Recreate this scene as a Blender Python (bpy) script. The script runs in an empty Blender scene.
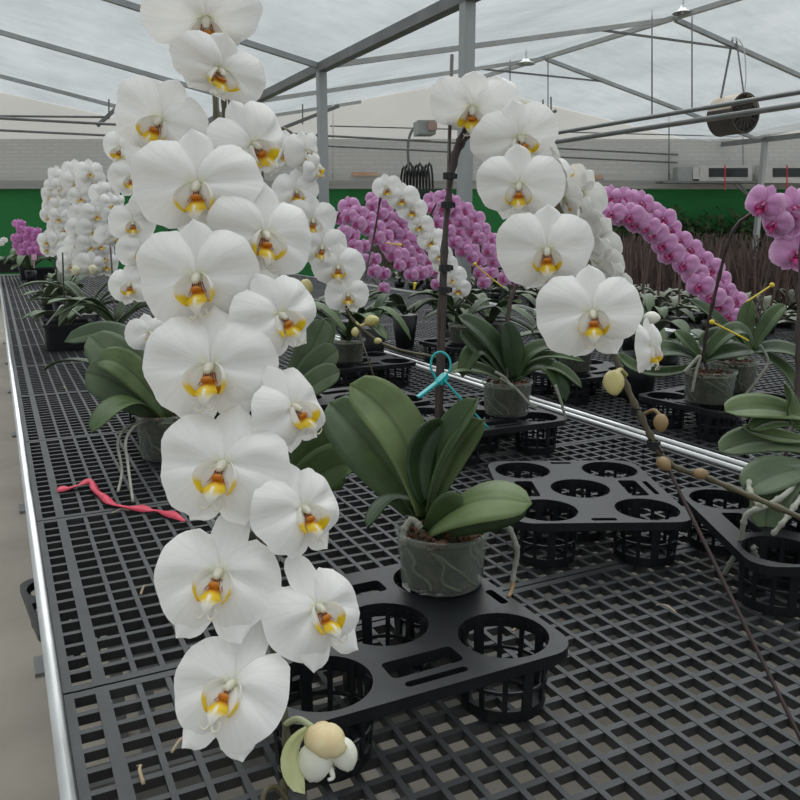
import bpy, bmesh, math, random
from mathutils import Vector as V, Matrix as M
random.seed(7)
rnd = random.Random(11)
COL = bpy.context.scene.collection
PI = math.pi

# ------------------------------------------------------------------ camera frame
BZ = 0.75                                  # bench top height
PITCH, YAW, EYE = math.radians(12.13), math.radians(26.5), BZ + 0.55
CP = V((0, 0, EYE))
RT = V((math.cos(YAW), -math.sin(YAW), 0))
HD = V((math.sin(YAW), math.cos(YAW), 0))
FW = HD * math.cos(PITCH) - V((0, 0, math.sin(PITCH)))
UP = HD * math.sin(PITCH) + V((0, 0, math.cos(PITCH)))

def ray(px, py): return FW + RT * ((px - 400) / 800) + UP * ((400 - py) / 800)
def P(px, py, d): return CP + ray(px, py) * d
def G(px, py, h=0.0):
    r = ray(px, py); return CP + r * ((BZ + h - EYE) / r.z)
def PY(px, py, Y):
    r = ray(px, py); return CP + r * (Y / r.y)
def PX(px, py, X):
    r = ray(px, py); return CP + r * (X / r.x)
def depth(p): return (V(p) - CP).dot(FW)

cam = bpy.data.cameras.new('camera'); cam.lens = 36; cam.sensor_width = 36; cam.clip_start = .02
co = bpy.data.objects.new('camera', cam); COL.objects.link(co)
co.location = CP; co.rotation_euler = (PI / 2 - PITCH, 0, -YAW)
bpy.context.scene.camera = co

# ------------------------------------------------------------------ materials
def nt(name):
    m = bpy.data.materials.new(name); m.use_nodes = True
    n = m.node_tree; b = n.nodes['Principled BSDF']; return m, n, b
def nd(n, t, **k):
    x = n.nodes.new(t)
    for a, b in k.items(): setattr(x, a, b)
    return x
def ramp(n, fac, stops):
    r = nd(n, 'ShaderNodeValToRGB')
    e = r.color_ramp.elements
    while len(e) < len(stops): e.new(.5)
    for i, (p, c) in enumerate(stops): e[i].position = p; e[i].color = (*c, 1)
    n.links.new(fac, r.inputs[0]); return r.outputs[0]
def noise(n, scale, detail=4, coord='Object', rough=.55, sc=None):
    tc = nd(n, 'ShaderNodeTexCoord'); o = tc.outputs[coord]
    if sc:
        mp = nd(n, 'ShaderNodeMapping'); mp.inputs['Scale'].default_value = sc
        n.links.new(o, mp.inputs[0]); o = mp.outputs[0]
    t = nd(n, 'ShaderNodeTexNoise'); t.inputs['Scale'].default_value = scale
    t.inputs['Detail'].default_value = detail; t.inputs['Roughness'].default_value = rough
    n.links.new(o, t.inputs['Vector']); return t.outputs['Fac']
def bump(n, b, h, strength=.2, dist=.01):
    k = nd(n, 'ShaderNodeBump'); k.inputs['Strength'].default_value = strength
    k.inputs['Distance'].default_value = dist
    n.links.new(h, k.inputs['Height']); n.links.new(k.outputs[0], b.inputs['Normal'])
def simple(name, c1, c2=None, scale=20, rough=.5, metal=0, bmp=0, spec=.5, sc=None, coord='Object'):
    m, n, b = nt(name)
    b.inputs['Roughness'].default_value = rough; b.inputs['Metallic'].default_value = metal
    b.inputs['Specular IOR Level'].default_value = spec
    f = noise(n, scale, coord=coord, sc=sc)
    c2 = c2 or tuple(x * .8 for x in c1)
    n.links.new(ramp(n, f, [(.3, c1), (.7, c2)]), b.inputs['Base Color'])
    if bmp: bump(n, b, f, bmp, .004)
    return m

def petal_mat(name, base, mid, edge, vein, transl=.25):
    """uv.x runs from the throat to the rim, uv.y around the fan of veins"""
    m, n, b = nt(name)
    uv = nd(n, 'ShaderNodeUVMap'); sx = nd(n, 'ShaderNodeSeparateXYZ')
    n.links.new(uv.outputs[0], sx.inputs[0])
    c = ramp(n, sx.outputs[0], [(0, base), (.22, mid), (.8, mid), (1, edge)])
    mp = nd(n, 'ShaderNodeMapping'); mp.inputs['Scale'].default_value = (1.2, 34, 1)
    n.links.new(uv.outputs[0], mp.inputs[0])
    t = nd(n, 'ShaderNodeTexNoise'); t.inputs['Scale'].default_value = 1; t.inputs['Detail'].default_value = 3
    n.links.new(mp.outputs[0], t.inputs['Vector'])
    vf = ramp(n, t.outputs['Fac'], [(.42, (0, 0, 0)), (.62, (1, 1, 1))])
    mx = nd(n, 'ShaderNodeMix', data_type='RGBA', blend_type='MIX')
    mul = nd(n, 'ShaderNodeMath', operation='MULTIPLY'); mul.inputs[1].default_value = vein[3]
    n.links.new(vf, mul.inputs[0]); n.links.new(mul.outputs[0], mx.inputs['Factor'])
    n.links.new(c, mx.inputs['A']); mx.inputs['B'].default_value = (*vein[:3], 1)
    n.links.new(mx.outputs['Result'], b.inputs['Base Color'])
    b.inputs['Roughness'].default_value = .55; b.inputs['Specular IOR Level'].default_value = .25
    bump(n, b, t.outputs['Fac'], .22, .004)
    tr = nd(n, 'ShaderNodeBsdfTranslucent'); n.links.new(mx.outputs['Result'], tr.inputs[0])
    ms = nd(n, 'ShaderNodeMixShader'); ms.inputs[0].default_value = transl
    n.links.new(b.outputs[0], ms.inputs[1]); n.links.new(tr.outputs[0], ms.inputs[2])
    n.links.new(ms.outputs[0], n.nodes['Material Output'].inputs[0])
    return m

def col_mat(name, rough=.4):
    m, n, b = nt(name)
    a = nd(n, 'ShaderNodeVertexColor'); a.layer_name = 'Col'
    n.links.new(a.outputs[0], b.inputs['Base Color'])
    b.inputs['Roughness'].default_value = rough
    f = noise(n, 60); bump(n, b, f, .1, .002)
    tl = nd(n, 'ShaderNodeBsdfTranslucent'); n.links.new(a.outputs[0], tl.inputs[0]); x = nd(n, 'ShaderNodeMixShader'); x.inputs[0].default_value = .3
    n.links.new(b.outputs[0], x.inputs[1]); n.links.new(tl.outputs[0], x.inputs[2]); n.links.new(x.outputs[0], n.nodes['Material Output'].inputs[0])
    return m

def leaf_mat(name, dark, light, rough=.42):
    m, n, b = nt(name)
    uv = nd(n, 'ShaderNodeUVMap'); sx = nd(n, 'ShaderNodeSeparateXYZ')
    n.links.new(uv.outputs[0], sx.inputs[0])
    oi = nd(n, 'ShaderNodeObjectInfo')
    f = noise(n, 14, 3)
    ad = nd(n, 'ShaderNodeMath', operation='ADD'); n.links.new(f, ad.inputs[0])
    mu = nd(n, 'ShaderNodeMath', operation='MULTIPLY_ADD'); mu.inputs[1].default_value = .5; mu.inputs[2].default_value = -.25
    n.links.new(oi.outputs['Random'], mu.inputs[0]); n.links.new(mu.outputs[0], ad.inputs[1])
    c = ramp(n, ad.outputs[0], [(.25, dark), (.75, light)])
    mid = ramp(n, sx.outputs[1], [(.44, (1, 1, 1)), (.495, (.62, .66, .6)), (.505, (.62, .66, .6)), (.56, (1, 1, 1))])
    mx = nd(n, 'ShaderNodeMix', data_type='RGBA', blend_type='MULTIPLY'); mx.inputs['Factor'].default_value = 1
    n.links.new(c, mx.inputs['A']); n.links.new(mid, mx.inputs['B'])
    n.links.new(mx.outputs['Result'], b.inputs['Base Color'])
    b.inputs['Roughness'].default_value = rough; b.inputs['Specular IOR Level'].default_value = .3
    bump(n, b, f, .08, .004)
    return m

WHITE = petal_mat('white_petal', (.80, .81, .56), (.90, .89, .87), (.91, .90, .885), (.83, .82, .805, .45))
PURPLE = petal_mat('purple_petal', (.50, .07, .26), (.64, .32, .57), (.78, .53, .74), (.56, .20, .47, .3), .2)
MAGENTA = petal_mat('magenta_petal', (.5, .12, .34), (.62, .24, .54), (.74, .42, .68), (.5, .1, .38, .5), .2)
LIP = col_mat('lip')
LEAF = leaf_mat('orchid_leaf', (.022, .044, .016), (.066, .108, .036))
LEAFL = leaf_mat('pale_orchid_leaf', (.065, .100, .036), (.135, .185, .072))
LEAFG = leaf_mat('grey_green_leaf', (.052, .080, .042), (.105, .142, .074), .5)
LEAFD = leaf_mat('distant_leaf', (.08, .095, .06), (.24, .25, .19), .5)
STEM = simple('dark_spike', (.022, .014, .012), (.045, .026, .02), 40, .5)
STEMG = simple('olive_spike', (.095, .085, .04), (.06, .045, .025), 30, .5)
PEDI = simple('pedicel_green', (.36, .40, .22), (.5, .52, .35), 10, .5)
BUD = simple('bud_green', (.45, .42, .14), (.62, .52, .25), 25, .45)
BUDB = simple('bud_brown', (.22, .13, .06), (.33, .22, .10), 25, .5)
BLACK = simple('black_plastic', (.006, .0068, .008), (.012, .0135, .016), 30, .40, 0, .05, .35)
MAT = simple('dusty_grid_plastic', (.013, .0145, .017), (.037, .040, .044), 9, .55, 0, .08)
ALU = simple('aluminium', (.62, .63, .63), (.48, .49, .49), 8, .32, .85)
STEEL = simple('galvanised_steel', (.40, .42, .43), (.31, .325, .33), 5, .5, .35, sc=(1, 1, .2))
STEELD = simple('grey_steel', (.20, .205, .205), (.14, .145, .145), 5, .5, .3)
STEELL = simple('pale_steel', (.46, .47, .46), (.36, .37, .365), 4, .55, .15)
CONC = simple('concrete', (.34, .305, .26), (.25, .225, .19), 2.2, .85, 0, .15)
GREEN = simple('green_shade_cloth', (.012, .150, .034), (.018, .19, .045), 1.2, .8, sc=(1, 1, 3))
LEDGE = simple('grey_ledge', (.38, .37, .35), (.29, .285, .27), 2, .7, sc=(.5, .5, 8))
ROOT = simple('aerial_root', (.30, .305, .26), (.19, .195, .155), 40, .7, 0, .2)
ROOTP = simple('pot_root', (.13, .155, .10), (.08, .10, .06), 40, .8, 0, .2)
RIB = simple('red_ribbon', (.50, .015, .05), (.62, .05, .10), 60, .45)
TEAL = simple('teal_plastic', (.0, .33, .36), (.0, .40, .42), 30, .35)
YEL = simple('yellow_plastic', (.75, .55, .02), (.8, .62, .05), 30, .4)
BARK = simple('bark', (.016, .026, .014), (.085, .08, .045), 55, .85, 0, .6)
CORK = simple('reddish_bark', (.11, .045, .02), (.05, .025, .015), 90, .9, 0, .6)
DRY = simple('dry_leaf', (.42, .33, .22), (.3, .22, .14), 40, .8)
HOSE = simple('black_hose', (.012, .012, .013), None, 20, .5)
PLATE = simple('box_grey', (.34, .36, .35), (.28, .30, .29), 6, .6)
PALE = simple('box_pale', (.60, .59, .56), (.5, .49, .46), 6, .6)
DARKW = simple('dark_window', (.012, .017, .022), None, 6, .3)
REDP = simple('red_strip', (.75, .05, .04), None, 6, .5)
RUST = simple('rust', (.50, .27, .14), (.6, .45, .35), 6, .7)
FANM = simple('fan_dark', (.03, .026, .024), (.05, .04, .036), 20, .6)
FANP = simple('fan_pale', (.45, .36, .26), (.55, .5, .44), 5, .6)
STICK = simple('brown_sticks', (.17, .115, .10), (.08, .055, .048), 8, .8)
WEED = simple('weeds', (.02, .055, .012), (.05, .075, .025), 3, .9)
TAGM = simple('pink_tag', (.75, .38, .55), None, 6, .5)
WIREW = simple('white_wire', (.6, .6, .58), None, 6, .5)

def film():
    m, n, b = nt('roof_film')
    f = noise(n, .9, 6, rough=.65, sc=(1, .45, 1)); g = noise(n, 6, 5, rough=.7, sc=(.25, 1, 1))
    ad = nd(n, 'ShaderNodeMath', operation='MULTIPLY_ADD'); ad.inputs[1].default_value = .5
    n.links.new(g, ad.inputs[0]); n.links.new(f, ad.inputs[2])
    c = ramp(n, ad.outputs[0], [(.5, (.42, .452, .46)), (1.0, (.64, .665, .67))])
    tp = nd(n, 'ShaderNodeBsdfTransparent'); tl = nd(n, 'ShaderNodeBsdfTranslucent')
    n.links.new(c, tp.inputs[0]); n.links.new(c, tl.inputs[0])
    b.inputs['Roughness'].default_value = .35; n.links.new(c, b.inputs['Base Color'])
    a = nd(n, 'ShaderNodeMixShader'); a.inputs[0].default_value = .16
    n.links.new(tp.outputs[0], a.inputs[1]); n.links.new(tl.outputs[0], a.inputs[2])
    e = nd(n, 'ShaderNodeMixShader'); e.inputs[0].default_value = .15
    n.links.new(a.outputs[0], e.inputs[1]); n.links.new(b.outputs[0], e.inputs[2])
    n.links.new(e.outputs[0], n.nodes['Material Output'].inputs[0]); return m
FILM = film()

def clear_plastic():
    m, n, b = nt('clear_plastic')
    b.inputs['Base Color'].default_value = (.55, .58, .55, 1); b.inputs['Roughness'].default_value = .12
    tp = nd(n, 'ShaderNodeBsdfTransparent'); tp.inputs[0].default_value = (.9, .93, .9, 1)
    lw = nd(n, 'ShaderNodeLayerWeight'); lw.inputs[0].default_value = .35
    f = noise(n, 18, 4)
    mu = nd(n, 'ShaderNodeMath', operation='MULTIPLY_ADD'); mu.inputs[1].default_value = .22
    n.links.new(f, mu.inputs[0]); n.links.new(lw.outputs['Facing'], mu.inputs[2])
    mp = nd(n, 'ShaderNodeMath', operation='MULTIPLY'); mp.inputs[1].default_value = .40
    n.links.new(mu.outputs[0], mp.inputs[0])
    s = nd(n, 'ShaderNodeMixShader'); n.links.new(mp.outputs[0], s.inputs[0])
    n.links.new(tp.outputs[0], s.inputs[1]); n.links.new(b.outputs[0], s.inputs[2])
    n.links.new(s.outputs[0], n.nodes['Material Output'].inputs[0]); return m
CLEAR = clear_plastic()

def pad_mat():
    m, n, b = nt('cooling_pad')
    uv = nd(n, 'ShaderNodeUVMap')
    br = nd(n, 'ShaderNodeTexBrick'); br.inputs['Scale'].default_value = 1
    br.inputs['Brick Width'].default_value = .26; br.inputs['Row Height'].default_value = .085
    br.inputs['Mortar Size'].default_value = .03; br.inputs['Mortar Smooth'].default_value = .6
    br.inputs['Color1'].default_value = (.56, .55, .53, 1); br.inputs['Color2'].default_value = (.60, .59, .565, 1)
    br.inputs['Mortar'].default_value = (.535, .525, .505, 1)
    n.links.new(uv.outputs[0], br.inputs[0])
    n.links.new(br.outputs[0], b.inputs['Base Color']); b.inputs['Roughness'].default_value = .8
    return m
PAD = pad_mat()
def wallfilm():
    m, n, b = nt('wall_film')
    c = ramp(n, noise(n, .6), [(.3, (.66, .655, .625)), (.7, (.58, .58, .555))]); n.links.new(c, b.inputs['Base Color']); b.inputs['Roughness'].default_value = .7
    tl = nd(n, 'ShaderNodeBsdfTranslucent'); n.links.new(c, tl.inputs[0]); x = nd(n, 'ShaderNodeMixShader'); x.inputs[0].default_value = .22
    n.links.new(b.outputs[0], x.inputs[1]); n.links.new(tl.outputs[0], x.inputs[2]); n.links.new(x.outputs[0], n.nodes['Material Output'].inputs[0]); return m
WALLF = wallfilm()

# ------------------------------------------------------------------ object helpers
def tag(o, label=None, cat=None, group=None, kind=None):
    for k, v in (('label', label), ('category', cat), ('group', group), ('kind', kind)):
        if v: o[k] = v
    return o
def thing(name, label, cat, loc=(0, 0, 0), group=None):
    o = bpy.data.objects.new(name, None); COL.objects.link(o); o.location = loc; o.empty_display_size = .05
    return tag(o, label, cat, group)
def link(name, me, parent=None, mat=None, world=True):
    """mesh data given in world coordinates; stored relative to the thing's base"""
    if mat and not me.materials: me.materials.append(mat)
    o = bpy.data.objects.new(name, me); COL.objects.link(o)
    if parent:
        o.parent = parent
        if world:
            off = V((0, 0, 0)); q = parent
            while q: off += q.location; q = q.parent
            me.transform(M.Translation(-off))
    return o
def mesh(bm, name='m', smooth=False):
    bmesh.ops.recalc_face_normals(bm, faces=bm.faces[:])
    me = bpy.data.meshes.new(name); bm.to_mesh(me); bm.free()
    if smooth: me.polygons.foreach_set('use_smooth', [True] * len(me.polygons))
    return me
def struct(name, me, mat, label=None):
    o = link(name, me, None, mat); o['kind'] = 'structure'
    if label: o['label'] = label
    return o

def box(bm, c, s, rot=None):
    r = bmesh.ops.create_cube(bm, size=1)
    m = M.Translation(V(c)) @ (rot or M.Identity(4)) @ M.Diagonal((*s, 1))
    bmesh.ops.transform(bm, matrix=m, verts=r['verts']); return r['verts']
def bar(bm, a, b, w, h=None):
    a, b = V(a), V(b); h = h or w; d = b - a; q = d.to_track_quat('Z', 'Y').to_matrix().to_4x4()
    if abs(d.normalized().z) < .95:      # keep section upright
        z = d.normalized(); x = V((0, 0, 1)).cross(z).normalized(); y = z.cross(x)
        q = M((x, y, z)).transposed().to_4x4()
    return box(bm, (a + b) / 2, (w, h, d.length), q)
def smooth_path(pts, n=8):
    pts = [V(p) for p in pts]
    if len(pts) < 3: return pts
    out = []
    for i in range(len(pts) - 1):
        p0, p1, p2, p3 = pts[max(i - 1, 0)], pts[i], pts[i + 1], pts[min(i + 2, len(pts) - 1)]
        for k in range(n):
            t = k / n
            out.append(.5 * ((2 * p1) + (p2 - p0) * t + (2 * p0 - 5 * p1 + 4 * p2 - p3) * t * t + (3 * p1 - p0 - 3 * p2 + p3) * t ** 3))
    out.append(pts[-1]); return out
def tube(bm, pts, r, sides=8, flat=1.0):
    n = len(pts); rings = []
    rs = r if isinstance(r, (list, tuple)) else [r] * n
    if len(rs) != n:
        rs = [rs[0] + (rs[-1] - rs[0]) * i / (n - 1) for i in range(n)]
    nrm = None
    for i in range(n):
        t = (pts[min(i + 1, n - 1)] - pts[max(i - 1, 0)]).normalized()
        if nrm is None:
            nrm = t.orthogonal().normalized()
            if flat != 1: nrm = (V((0, 0, 1)) - t * t.z).normalized() if abs(t.z) < .95 else nrm
        nrm = (nrm - t * nrm.dot(t)).normalized(); bn = t.cross(nrm)
        rings.append([bm.verts.new(pts[i] + (nrm * math.cos(a) * flat + bn * math.sin(a)) * rs[i]) for a in [2 * PI * k / sides for k in range(sides)]])
    for i in range(n - 1):
        for k in range(sides):
            bm.faces.new((rings[i][k], rings[i][(k + 1) % sides], rings[i + 1][(k + 1) % sides], rings[i + 1][k]))
    bm.faces.new(rings[0][::-1]); bm.faces.new(rings[-1])
def tube_mesh(pts, r, sides=8, n=8, flat=1.0):
    bm = bmesh.new(); tube(bm, smooth_path(pts, n), r, sides, flat); return mesh(bm, 'tube', True)
def lathe(bm, prof, c=(0, 0, 0), sides=24, cap0=False, cap1=False):
    c = V(c); rings = [[bm.verts.new(c + V((r * math.cos(2 * PI * k / sides), r * math.sin(2 * PI * k / sides), z))) for k in range(sides)] for r, z in prof]
    for i in range(len(rings) - 1):
        for k in range(sides):
            bm.faces.new((rings[i][k], rings[i][(k + 1) % sides], rings[i + 1][(k + 1) % sides], rings[i + 1][k]))
    if cap0: bm.faces.new(rings[0][::-1])
    if cap1: bm.faces.new(rings[-1])
def ball(bm, c, r, rot=None, seg=12):
    v = bmesh.ops.create_uvsphere(bm, u_segments=seg, v_segments=max(6, seg // 2 + 2), radius=1)['verts']
    s = r if hasattr(r, '__len__') else (r, r, r)
    bmesh.ops.transform(bm, matrix=M.Translation(V(c)) @ (rot or M.Identity(4)) @ M.Diagonal((*s, 1)), verts=v); return v
def shade(o_me): o_me.polygons.foreach_set('use_smooth', [True] * len(o_me.polygons)); return o_me

# ------------------------------------------------------------------ flower meshes (unit: spread 1, faces +z, top +y)
def lerp_tab(tab, x):
    for (a, ra), (b, rb) in zip(tab, tab[1:]):
        if a <= x <= b:
            t = (x - a) / (b - a); t = t * t * (3 - 2 * t); return ra + (rb - ra) * t
    return tab[-1][1]
PT = [(-114, .09), (-96, .19), (-78, .31), (-58, .40), (-30, .46), (0, .49), (25, .485), (45, .45), (62, .39), (78, .29), (92, .17), (108, .08)]
def grid(bm, f, nu, nv, uvl):
    vs = [[None] * (nv + 1) for _ in range(nu + 1)]; uvs = {}
    for i in range(nu + 1):
        for j in range(nv + 1):
            p = f(i / nu, j / nv); vs[i][j] = bm.verts.new(p); uvs[vs[i][j]] = (i / nu, j / nv)
    for i in range(nu):
        for j in range(nv):
            fc = bm.faces.new((vs[i][j], vs[i + 1][j], vs[i + 1][j + 1], vs[i][j + 1]))
            for l in fc.loops: l[uvl].uv = uvs[l.vert]
def petal(bm, side, nu=12, nv=32, seed=0, droop=0.0, turn=0.0):
    uvl = bm.loops.layers.uv.verify(); r = random.Random(seed); ph = r.uniform(0, 6); cr = r.uniform(-8, 4); k2 = r.uniform(.9, 1.06)
    def f(t, v):
        th = -114 + 222 * v; a = math.radians(th)
        rr = lerp_tab(PT, th) * (t * .985 + .015) * k2
        rr *= 1 + .018 * t * math.sin(5 * a + ph) + .010 * t * math.sin(13 * a + ph * 3)
        x = .012 + rr * math.cos(a); y = rr * math.sin(a)
        w = math.sin(PI * v); q = (th - cr) / 60
        crease = math.exp(-((th - cr) / 13) ** 2)
        z = .016 + .12 * math.sin(PI * min(t * .82, 1)) * w * (1 - .7 * crease) - .14 * t * t * w - .035 * t * t * q * q \
            + .026 * t * t * math.sin(3.4 * a + ph) + .010 * t ** 3 * math.sin(9 * a + ph * 2)
        if x < .0: z -= .02
        z -= droop * max(x, 0) ** 2; y -= droop * .45 * max(x, 0) ** 2
        if turn:
            x, y = x * math.cos(turn) + y * math.sin(turn), -x * math.sin(turn) + y * math.cos(turn)
        return V((side * x, y, z))
    grid(bm, f, nu, nv, uvl)
def sepal(bm, ang, L, W, z0, nu=9, nv=6, seed=0):
    uvl = bm.loops.layers.uv.verify(); a = math.radians(ang); d = V((math.cos(a), math.sin(a), 0)); s = V((-d.y, d.x, 0))
    def f(t, v):
        q = (v - .5) * 2; w = W / 2 * lerp_tab([(0, .28), (.5, 1.0), (.74, .93), (.88, .72), (.96, .44), (1, .10)], t)
        return d * (L * t * (1 - .05 * q * q * t)) + s * (w * q) + V((0, 0, z0 - .035 * t * t * 1.4 + .03 * (1 - abs(q)) * (1 - t) - .03 * q * q * t))
    grid(bm, f, nu, nv, uvl)
def pedicel(bm):
    pts = smooth_path([V((0, 0, -.02)), V((0, -.01, -.09)), V((0, .03, -.18)), V((.0, .1, -.25))], 4); n0 = len(bm.faces)
    tube(bm, pts, [.02, .014], 6); bm.faces.ensure_lookup_table()
    for f in bm.faces[n0:]: f.material_index = 1
def sepals_mesh(mat, far=False, seed=0, droop=0, sl=1.0):
    bm = bmesh.new(); nu, nv = (6, 4) if far else (14, 8)
    r = random.Random(seed)
    sepal(bm, 90 + r.uniform(-4, 4), .43 * sl, .30, -.012, nu, nv); sepal(bm, 242 + r.uniform(-5, 4), .43 * sl, .30, -.03, nu, nv); sepal(bm, 298 + r.uniform(-4, 5), .43 * sl, .30, -.026, nu, nv)
    pedicel(bm)
    if far:
        petal(bm, 1, 6, 14, seed, droop, .0); petal(bm, -1, 6, 14, seed + 3, droop, .0)
    me = mesh(bm, 'flower', True); me.materials.append(mat); me.materials.append(PEDI); return me
def petal_mesh(mat, side, seed, droop=0, turn=0):
    bm = bmesh.new(); petal(bm, side, seed=seed, droop=droop, turn=turn); me = mesh(bm, 'petal', True); me.materials.append(mat); return me
WH, YE, OR, RD = (.86, .85, .81), (.84, .60, .02), (.60, .19, .012), (.36, .05, .015)
def mixc(a, b, t): t = max(0, min(1, t)); return tuple(x + (y - x) * t for x, y in zip(a, b))
def colour(bm, fn, f0=0):
    cl = bm.loops.layers.float_color.get('Col') or bm.loops.layers.float_color.new('Col')
    bm.faces.ensure_lookup_table()
    for f in bm.faces[f0:]:
        for l in f.loops: l[cl] = (*fn(l.vert.co), 1)
def lip_mesh(kind='white', far=False):
    bm = bmesh.new(); cl = bm.loops.layers.float_color.new('Col'); uvl = bm.loops.layers.uv.verify()
    cw, cy, co_, cr = (WH, YE, OR, RD) if kind == 'white' else ((.62, .10, .32), (.58, .04, .22), (.45, .02, .12), (.35, .01, .08))
    k = 4 if far else 8
    rr = random.Random(4)
    for s in (1, -1):                                        # side lobes: ears curving forward round the column
        n0 = len(bm.faces)
        def f(t, v, s=s):
            b = v - .5
            ex = math.sin(PI * min(.98, .10 + .86 * v)) ** .55
            x = .022 + .098 * math.sin(t * 1.9) * ex; y = -.058 + b * .17 * (1 - .12 * t) - .035 * t * (1 - v)
            z = .012 + .125 * t * t * ex + .03 * t
            return V((s * x, y, z))
        grid(bm, f, k + 2, k + 2, uvl)
        def cf(c):
            o = abs(c.x)
            a = mixc(cw, cy, (-.078 - c.y) / .025)
            if o < .075 and c.y < -.02: a = mixc(a, co_, (.085 - o) / .03 * max(0, min(1, (-.02 - c.y) / .03)) * (.6 + .4 * math.sin(c.y * 420)))
            return a
        colour(bm, cf, n0)
    n0 = len(bm.faces)                                       # mid lobe
    def f(t, v):
        q = (v - .5) * 2
        w = lerp_tab([(0, .035), (.3, .05), (.5, .068), (.7, .036), (1, .010)], t)
        return V((w * q, -.07 - .16 * t, .05 + .10 * math.sin(t * 2.2) - .03 * q * q * (t < .7) + .014 * (1 - abs(q))))
    grid(bm, f, k + 2, k, uvl)
    colour(bm, lambda c: mixc(mixc(co_, cy, (-.10 - c.y) / .02), cw, max((-.150 - c.y) / .04, (.014 - abs(c.x)) / .01 * (c.y < -.125) * .7)), n0)
    n0 = len(bm.faces); ball(bm, (0, -.075, .088), (.036, .020, .026), seg=6 if far else 12); colour(bm, lambda c: mixc(cy, co_, (c.z - .07) / .03 + .4 * math.sin(c.x * 300)), n0)
    if not far:
        n0 = len(bm.faces)
        for s in (1, -1): tube(bm, smooth_path([V((s * .006, -.225, .128)), V((s * .03, -.25, .125)), V((s * .062, -.235, .14)), V((s * .06, -.205, .16))], 4), [.008, .003], 5)
        colour(bm, lambda c: mixc(cw, cy, .12), n0)
        n0 = len(bm.faces)
        for x in (-.03, -.018, -.006, .006, .018, .03): tube(bm, [V((x, -.03, .035)), V((x * 1.3, -.066, .045)), V((x * 1.9, -.10, .07))], [.005, .002], 4)
        colour(bm, lambda c: mixc(cr, co_, .5), n0)
    return_me = mesh(bm, 'lip', True); return_me.materials.append(LIP); return return_me
def column_mesh(kind='white', far=False):
    bm = bmesh.new(); bm.loops.layers.float_color.new('Col')
    cw = (.80, .77, .66) if kind == 'white' else (.72, .28, .5)
    ball(bm, (0, -.002, .045), (.030, .025, .052), M.Rotation(.55, 4, 'X'), 6 if far else 14)
    ball(bm, (0, -.026, .078), (.024, .018, .018), None, 6 if far else 10)
    colour(bm, lambda c: mixc(cw, (.70, .70, .42), (.045 - c.z) / .05))
    me = mesh(bm, 'column', True); me.materials.append(LIP); return me
KIT = {}
for nm, mt in (('white', WHITE), ('purple', PURPLE), ('magenta', MAGENTA)):
    KIT[nm] = dict(
        near=[dict(s=sepals_mesh(mt, False, k), l=petal_mesh(mt, -1, k + 20), r=petal_mesh(mt, 1, k + 40)) for k in range(4)] if nm == 'white' else None,
        drop=dict(s=sepals_mesh(mt, False, 9), l=petal_mesh(mt, -1, 29, .6), r=petal_mesh(mt, 1, 49, .6)) if nm == 'white' else None,
        hang=dict(s=sepals_mesh(mt, False, 11, 0, 1.12), l=petal_mesh(mt, -1, 31, .1, .2), r=petal_mesh(mt, 1, 51, .1, .2)) if nm == 'white' else None,
        far=[sepals_mesh(mt, True, k, .25) for k in range(3)],
        lip=lip_mesh('white' if nm == 'white' else 'purple'), lipf=lip_mesh('white' if nm == 'white' else 'purple', True),
        col=column_mesh('white' if nm == 'white' else 'purple'), colf=column_mesh('white' if nm == 'white' else 'purple', True))

def raw(name, me, parent, mat4=None):
    o = bpy.data.objects.new(name, me); COL.objects.link(o); o.parent = parent
    if mat4 is not None: o.matrix_local = mat4
    return o
def frame(pos, az, el, roll, size):
    n0 = (CP - pos).normalized(); r = (RT - n0 * RT.dot(n0)).normalized(); u = n0.cross(r)
    b = M((r, u, n0)).transposed()
    q = b @ M.Rotation(math.radians(az), 3, 'Y') @ M.Rotation(math.radians(-el), 3, 'X') @ M.Rotation(math.radians(-roll), 3, 'Z')
    return q.to_4x4() @ M.Diagonal((size, size, size, 1))
vr = random.Random(21)
def pv(): return M.Rotation(math.radians(vr.uniform(-6, 6)), 4, 'Z') @ M.Rotation(math.radians(vr.uniform(-9, 9)), 4, 'Y') @ M.Rotation(math.radians(vr.uniform(-10, 6)), 4, 'X') @ M.Diagonal((vr.uniform(.95, 1.05), vr.uniform(.94, 1.06), 1, 1))
LIPM = M.Translation((0, -.015, 0)) @ M.Scale(1.22, 4)
cnt = [0]
def flower(plant, px, py, d, size, az=0, el=0, roll=0, kind='white', lod='near', sx=1.0, sy=1.0):
    pos = P(px, py, d); k = KIT[kind]; cnt[0] += 1; i = cnt[0]
    m4 = M.Translation(pos - plant.location) @ frame(pos, az, el, roll, size) @ M.Diagonal((sx, sy, 1, 1))
    if lod in ('near', 'drop', 'hang'):
        v = k['near'][i % 4] if lod == 'near' else k[lod]
        f = raw('flower', v['s'], plant, m4)
        raw('petal', v['l'], f, pv()); raw('petal', v['r'], f, pv()); raw('lip', k['lip'], f, LIPM); raw('column', k['col'], f, LIPM)
    elif lod == 'mid':
        f = raw('flower', k['far'][i % 3], plant, m4)
        raw('lip', k['lip'], f, LIPM); raw('column', k['col'], f, LIPM)
    elif lod == 'far':
        f = raw('flower', k['far'][i % 3], plant, m4); raw('lip', k['lipf'], f)
    else:
        f = raw('flower', k['far'][i % 3], plant, m4)
    return pos
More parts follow.
